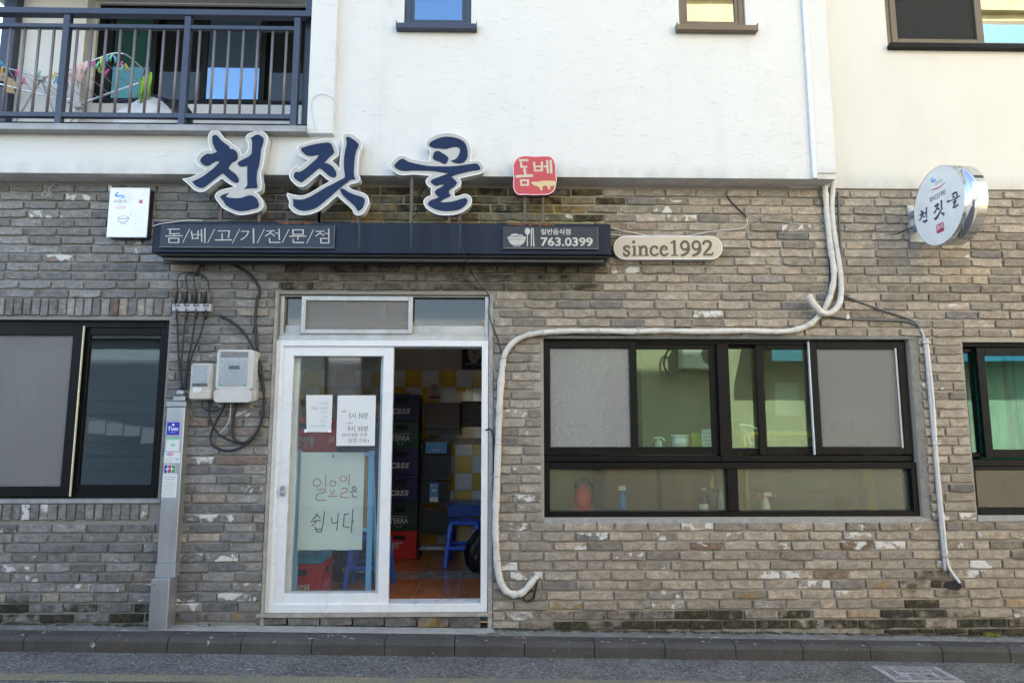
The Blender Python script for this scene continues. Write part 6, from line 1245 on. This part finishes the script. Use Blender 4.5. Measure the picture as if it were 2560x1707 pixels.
# ================================================================ on the kitchen window ledge
def ledge():
    z0 = .957; yk = .30
    def spray(lab, u, v_top, ylev, zb, body, trig, head, flip=1, hs=.24):
        x_ = X(u, v_top, ylev); t = thing('spray_bottle', lab, 'spray bottle', (x_, ylev, zb)); h = hs
        MB().lathe([(.032, 0), (.036, .01), (.036, h * .4), (.025, h * .55), (.013, h * .66), (.013, h * .7)], (x_, ylev, zb), (0, 0, 1), 14).build('bottle', body, t, True)
        MB().box(x_ - .02 - .012 * flip, x_ + .02 + .012 * flip * -1 + .02, ylev - .012, ylev + .012, zb + h * .72, zb + h * .86, .006).build('head', head, t); MB().tube([(x_ + .03 * flip, ylev, zb + h * .8), (x_ + .045 * flip, ylev, zb + h * .7), (x_ + .05 * flip, ylev, zb + h * .55)], .007, 6).build('trigger', trig, t); MB().tube([(x_, ylev, zb + h * .69), (x_, ylev, zb + h * .73)], .014, 10).build('collar', trig, t)
    spray('blue spray bottle with a white head on the ledge behind the frosted pane', 1555, 1205, .26, z0 + .005, 'bottle_blue', 'bottle_blue', 'bottle_white', 1, .26)
    spray('clear spray bottle with a red and white trigger behind the right frosted pane', 1912, 1230, .27, z0 + .003, 'bottle_clear', 'trigger_red', 'bottle_white', -1, .2)
    x_ = X(1645, 1100, .3)
    def bottle(lab, u, yv, prof, m, extra=()):
        x_ = X(u, 1250, yv); t = thing('bottle', lab, 'bottle', (x_, yv, z0)); MB().lathe(prof, (x_, yv, z0 + .002), (0, 0, 1), 16).build('glass', m, t, True)
        for nm, pr, mm in extra: MB().lathe(pr, (x_, yv, z0 + .002), (0, 0, 1), 16).build(nm, mm, t, True)
    bottle('dark bottle with a white label at the frosted pane corner', 1760, .24, [(.034, 0), (.036, .01), (.036, .12), (.02, .15), (.013, .165), (.013, .2)], 'bottle_dark', (('label', [(.0365, .015), (.0368, .016), (.0368, .09), (.0365, .091)], 'bottle_white'), ('cap', [(.014, .19), (.014, .21)], 'silver')))
    bottle('tall dark bottle with a gold foil neck behind the frosted pane', 1780, .29, [(.036, 0), (.038, .01), (.038, .14), (.022, .2), (.014, .23), (.013, .28)], 'bottle_dark', (('foil', [(.0225, .2), (.0155, .225), (.0145, .27), (.017, .28), (.017, .3), (.012, .305)], 'foil_gold'),))
    bottle('pale bottle beside the gold necked one at the mullion', 1803, .27, [(.03, 0), (.03, .12), (.014, .15), (.012, .17)], 'bottle_clear', (('pump', [(.012, .17), (.006, .18), (.006, .2), (.018, .203), (.016, .21)], 'bottle_white'),))
    # red kettle
    xk = X(1455, 1240, .36); t = thing('kettle', 'red kettle shape blurred behind the left frosted pane', 'kettle', (xk, .36, z0)); MB().lathe([(.075, 0), (.08, .03), (.065, .05)], (xk, .36, z0 + .002), (0, 0, 1), 20).build('base', 'kettle_red', t, True); MB().lathe([(.06, .05), (.07, .09), (.062, .17), (.035, .22), (.01, .235)], (xk, .36, z0 + .002), (0, 0, 1), 20).build('body', 'kettle_red', t, True); MB().tube(smooth([(xk - .06, .36, z0 + .2), (xk - .03, .36, z0 + .27), (xk + .05, .36, z0 + .26), (xk + .09, .36, z0 + .18), (xk + .075, .36, z0 + .1)], 4, False), .012, 8).build('handle', 'kettle_dark', t, True)
    # shelf behind the upper panes carrying small goods
    zs = Z(1650, 1118, .36) - .004; zs = max(zs, 1.36)
    o = MB().box(.285, 2.2, .2, .46, zs - .025, zs).build('window_shelf', 'kitchen_wall'); tag(o, 'narrow shelf just inside the clear panes of the wide window', 'shelf')
    xb = X(1700, 1100, .34); t = thing('lidded_tub', 'white lidded tub inside the second window pane', 'tub', (xb, .34, zs)); MB().lathe([(.062, 0), (.07, .085)], (xb, .34, zs + .001), (0, 0, 1), 20).build('tub', 'bottle_white', t, True); MB().lathe([(.074, .085), (.075, .1), (.07, .104)], (xb, .34, zs + .001), (0, 0, 1), 20).build('lid', 'bottle_white', t, True)
    xb = X(1738, 1095, .38); b = MB(); b.box(xb - .03, xb + .05, .37, .44, zs + .001, zs + .12, .003); tag(b.build('yellow_box', 'box_yellow'), 'small yellow box beside the white tub in the window', 'box')
    xb = X(1768, 1095, .32); t = thing('instruction_card', 'pale printed card standing at the window mullion', 'card', (xb, .32, zs)); MB().box(xb - .045, xb + .06, .315, .325, zs + .001, zs + .15, .002).build('card', 'paper', t); f = wallframe(.315); b = MB(); [b.ribbon(f, [(xb - .03, zs + .03 + k * .03), (xb + .04, zs + .03 + k * .03)], .006, .0006) for k in range(4)]; b.build('lines_print', 'ink_grey', t)
    spray('white trigger sprayer standing low inside the second window pane', 1645, 1100, .33, zs + .001, 'bottle_clear', 'bottle_white', 'bottle_white', 1, .1)
    # kitchen furniture seen dimly
    o = thing('wooden_shelf_unit', 'blurred orange wooden shelf frame behind the right frosted pane', 'shelf', (2.75, 1.3, FZ)); 
    for z_ in (1.02, 1.52): MB().box(2.2, 3.3, 1.1, 1.5, z_, z_ + .04).build('board', 'wood_orange', o)
    for x_ in (2.2, 3.26): MB().box(x_, x_ + .04, 1.1, 1.5, FZ + .002, 1.7).build('upright', 'wood_orange', o)
    o = thing('wooden_cupboard', 'brown wooden cupboard blurred behind the left frosted pane', 'cupboard', (1.6, 1.6, FZ)); MB().box(1.0, 2.1, 1.4, 1.88, FZ + .002, 1.35, .004).build('case', 'wood_panel', o); MB().box(1.53, 1.545, 1.39, 1.399, FZ + .1, 1.3).build('door_gap', 'crate_hole', o)
    MB().box(1.02, 1.52, 1.385, 1.398, FZ + .1, 1.32).build('door', 'wood_panel', o)
    xc = X(1975, 1070, .9); o = MB().box(xc - .12, xc + .1, .9, .903, 1.75, 2.05).build('wall_paper', 'paper'); tag(o, 'white sheet hanging inside the fourth window pane', 'paper')
    b = MB(); b.tube(smooth([at(1849, 1062, .4), at(1870, 1062, .4), at(1888, 1070, .4), at(1900, 1075, .42)], 4, False), .008, 6); b.tube(smooth([at(1849, 1072, .38), at(1862, 1078, .38), at(1872, 1095, .38), at(1879, 1113, .37)], 4, False), .006, 6); one('cord_bundle', 'bundle of pale cord hanging inside the narrow window pane', 'cord', b, 'bottle_white')
    o = thing('inner_ledge', 'yellow wooden ledge behind the narrow window pane', 'ledge', (2.2, .5, 1.3)); MB().box(2.05, 3.1, .47, .56, Z(1870, 1082, .5) - .02, Z(1870, 1078, .5)).build('board', 'box_yellow', o); MB().box(2.04, 2.06, .47, .56, .96, Z(1870, 1084, .5)).build('post', 'box_yellow', o); MB().box(3.08, 3.1, .47, .56, .96, Z(1870, 1084, .5)).build('post', 'box_yellow', o)
    # curtains
    b = MB(); 
    for k in range(10): b.box(.36 + k * .05, .405 + k * .05, .24 + .012 * (k % 2), .245 + .012 * (k % 2), 1.4, 2.32)
    tag(b.build('curtain', 'cloth_white'), 'pale curtain behind the left insect screen of the wide window', 'curtain')
    b = MB()
    for k in range(14): b.box(-4.4 + k * .07, -4.335 + k * .07, .26 + .015 * (k % 2), .265 + .015 * (k % 2), 1.1, 2.46)
    tag(b.build('curtain', 'curtain'), 'grey curtain behind the insect screen of the left window', 'curtain')
    b = MB()
    for k in range(16): b.box(3.9 + k * .085, 3.98 + k * .085, .3 + .015 * (k % 2), .305 + .015 * (k % 2), 1.0, 2.32)
    tag(b.build('curtain', 'curtain_teal'), 'teal curtain behind the far right window', 'curtain')
ledge()

# ================================================================ across the lane (behind the camera, seen only in reflections)
YO = -8.8
def opposite():
    t = thing('opposite_house', 'low grey sided house across the lane', 'house', (-7, YO - 2, 0)); MB().box(-15, -1.2, YO - 6, YO, -.1, 3.5).build('wall', 'siding', t); MB().box(-15.3, -1.0, YO - 6.2, YO + .25, 3.5, 3.72).build('roof', 'roof_dark', t)
    for x_ in (-13.5, -11.2, -4.6, -2.8): w_ = MB().box(x_, x_ + 1.1, YO, YO + .05, 2.2, 3.2).build('window', 'black_frame', t); MB().box(x_ + .06, x_ + 1.04, YO + .051, YO + .06, 2.26, 3.14).build('pane', 'glass_blue', w_)
    t = thing('opposite_block', 'tall cream plastered block across the lane', 'building', (8, YO - 2, 0)); MB().box(-.4, 2.4, YO - 6, YO - .02, -.1, 3.9).build('lower_wing', 'opposite_olive', t); MB().box(2.4, 17, YO - 7, YO, -.1, 5.2).build('ground_floor', 'opposite_olive', t); MB().box(2.4, 17, YO - 7, YO - .03, 5.2, 11).build('upper_wall', 'opposite_cream', t); MB().box(2.3, 17.1, YO - 7.1, YO + .12, 11, 11.3).build('parapet', 'opposite_cream', t); MB().box(2.35, 17, YO, YO + .1, 6.2, 6.4).build('string_course', 'opposite_cream', t)
    for x_ in (4.3, 7.3, 10.2):
        for z_ in (3.6, 7.4): w_ = MB().box(x_, x_ + 1.5, YO - .029, YO + .03, z_, z_ + 1.5).build('window', 'bronze_frame', t); MB().box(x_ + .07, x_ + 1.43, YO + .031, YO + .04, z_ + .07, z_ + 1.43).build('pane', 'glass_teal', w_)
    w_ = MB().box(9.6, 14, YO - .029, YO + .03, 9.0, 10.8).build('window', 'bronze_frame', t); MB().box(9.7, 13.9, YO + .031, YO + .04, 9.1, 10.7).build('pane', 'leaflet_blue', w_)
    aw = thing('shop_awning', 'blue shop awning across the lane', 'awning', (8.5, YO + .4, 2.7)); b = MB(); b.v = [(5.4, YO + .01, 4.3), (12, YO + .01, 4.3), (12, YO + .9, 3.3), (5.4, YO + .9, 3.3), (5.4, YO + .9, 3.0), (12, YO + .9, 3.0), (12, YO + .01, 3.3), (5.4, YO + .01, 3.3)]; b.f = [(0, 1, 2, 3), (3, 2, 5, 4), (0, 3, 7), (1, 6, 2)]; b.fix = True; b.build('canopy', 'awning_blue', aw)
    a = thing('air_conditioner', 'white outdoor air conditioner on a bracket across the lane', 'air conditioner', (4.2, YO + .25, 2.8)); MB().box(3.75, 4.65, YO + .08, YO + .42, 2.88, 3.5, .02).build('case', 'ac_white', a); MB().lathe([(.24, 0), (.24, .012), (.2, .014)], (4.4, YO + .42, 3.19), (0, 1, 0), 24).build('fan_grille', 'meter_dark', a)
    for x_ in (3.85, 4.55): MB().box(x_ - .02, x_ + .02, YO + .001, YO + .45, 2.82, 2.878).build('bracket', 'rust_post', a)
    MB().tube(smooth([(3.76, YO + .2, 3.2), (3.55, YO + .15, 3.3), (3.45, YO + .1, 3.0), (3.6, YO + .1, 2.7)], 5, False), .02, 8).build('hose', 'black_rubber', a, True)
    l = thing('washing_line', 'pink washing line with white cloths across the lane', 'washing line', (-7.3, YO + .6, 1.7)); MB().tube([(-9.4, YO + .6, 2.35), (-8.1, YO + .6, 1.9), (-6.9, YO + .6, 1.7), (-5.4, YO + .6, 1.68)], .012, 6).build('line', 'logo_pink', l)
    for k in range(6): x_ = -7.95 + k * .34; zt = 1.83 - .11 * min(1, k * .36) - .01 * k; b = MB(); b.box(x_, x_ + .31, YO + .595, YO + .605, zt - random.uniform(.18, .32), zt); b.build('cloth', 'cloth_white', l)
    for x_ in (-9.4, -5.4): MB().tube([(x_, YO + .6, .1), (x_, YO + .6, 2.3)], .025, 8).build('pole', 'galvanised', l)
    p = thing('utility_pole', 'concrete utility pole across the lane', 'pole', (1.4, YO + .5, 0)); MB().tube([(1.4, YO + .5, .0), (1.4, YO + .5, 9)], [.16, .11], 14).build('shaft', 'opposite_grey', p, True)
    for k in range(3): one('overhead_line', ('lowest', 'middle', 'highest')[k] + ' of three overhead lines strung across the lane side', 'cable', MB().tube([(-15, YO + .5, 6.6 + .35 * k), (-7, YO + .5, 6.3 + .35 * k), (1.4, YO + .5, 6.7 + .35 * k), (9, YO + .5, 6.2 + .35 * k), (16, YO + .5, 6.6 + .35 * k)], .014, 6), 'black_rubber', 'overhead lines')
opposite()

# ================================================================ moss and grit at the foot of the wall
def wall_foot():
    random.seed(21)
    def lumps(name, n, m, xr, yr, size):
        b = MB()
        for _ in range(n):
            x = random.uniform(*xr); y = random.uniform(*yr); r = random.uniform(*size)
            if name == 'moss' and -1.75 < x < -.02: continue
            z = pav(x) + .002 if y > KY1 else (road_z(x) + .1 if y > KY0 else road_z(x))
            k = 6; b0 = len(b.v); a0 = random.uniform(0, 6); sx = random.uniform(.8, 2.2)
            for q in range(k): a = a0 + q * 2 * math.pi / k; rr = r * random.uniform(.7, 1.2); b.v.append((x + rr * sx * math.cos(a), y + rr * math.sin(a), z - .001))
            b.v.append((x, y, z + r * random.uniform(.25, .7)))
            for q in range(k): b.f.append((b0 + q, b0 + (q + 1) % k, b0 + k))
        tag(b.build(name, m), {'moss': 'dark moss clumps along the foot of the brick wall', 'grit': 'pale grit and cement crumbs scattered on road and kerb'}[name], name, kind='stuff')
    lumps('moss', 420, 'moss_dark', (-4.4, 5.0), (-.045, -.004), (.006, .02))
    lumps('grit', 520, 'grit_pale', (-4.2, 4.4), (-.95, -.02), (.002, .0075))
    b = MB(); p = at(2475, 1584, -.02)
    for _ in range(70):
        x = p.x + random.gauss(0, .035); y = -.03 + random.uniform(-.015, .01); z = pav(x); h = random.uniform(.015, .04); d = random.uniform(-.012, .012); w_ = random.uniform(.0015, .003)
        b.face((x - w_, y, z), (x + w_, y, z), (x + d, y - random.uniform(0, .01), z + h))
    tag(b.build('weeds', 'weed_green'), 'tiny yellow green weeds at the wall foot far right', 'weeds', kind='stuff')
simple('moss_dark', (.045, .042, .022), .95, 0, .5, 40); simple('grit_pale', (.34, .33, .30), .9, 0, .3, 60); simple('weed_green', (.22, .24, .03), .8, 0, .3, 60)
wall_foot()
bpy.data.scenes.remove(TS)
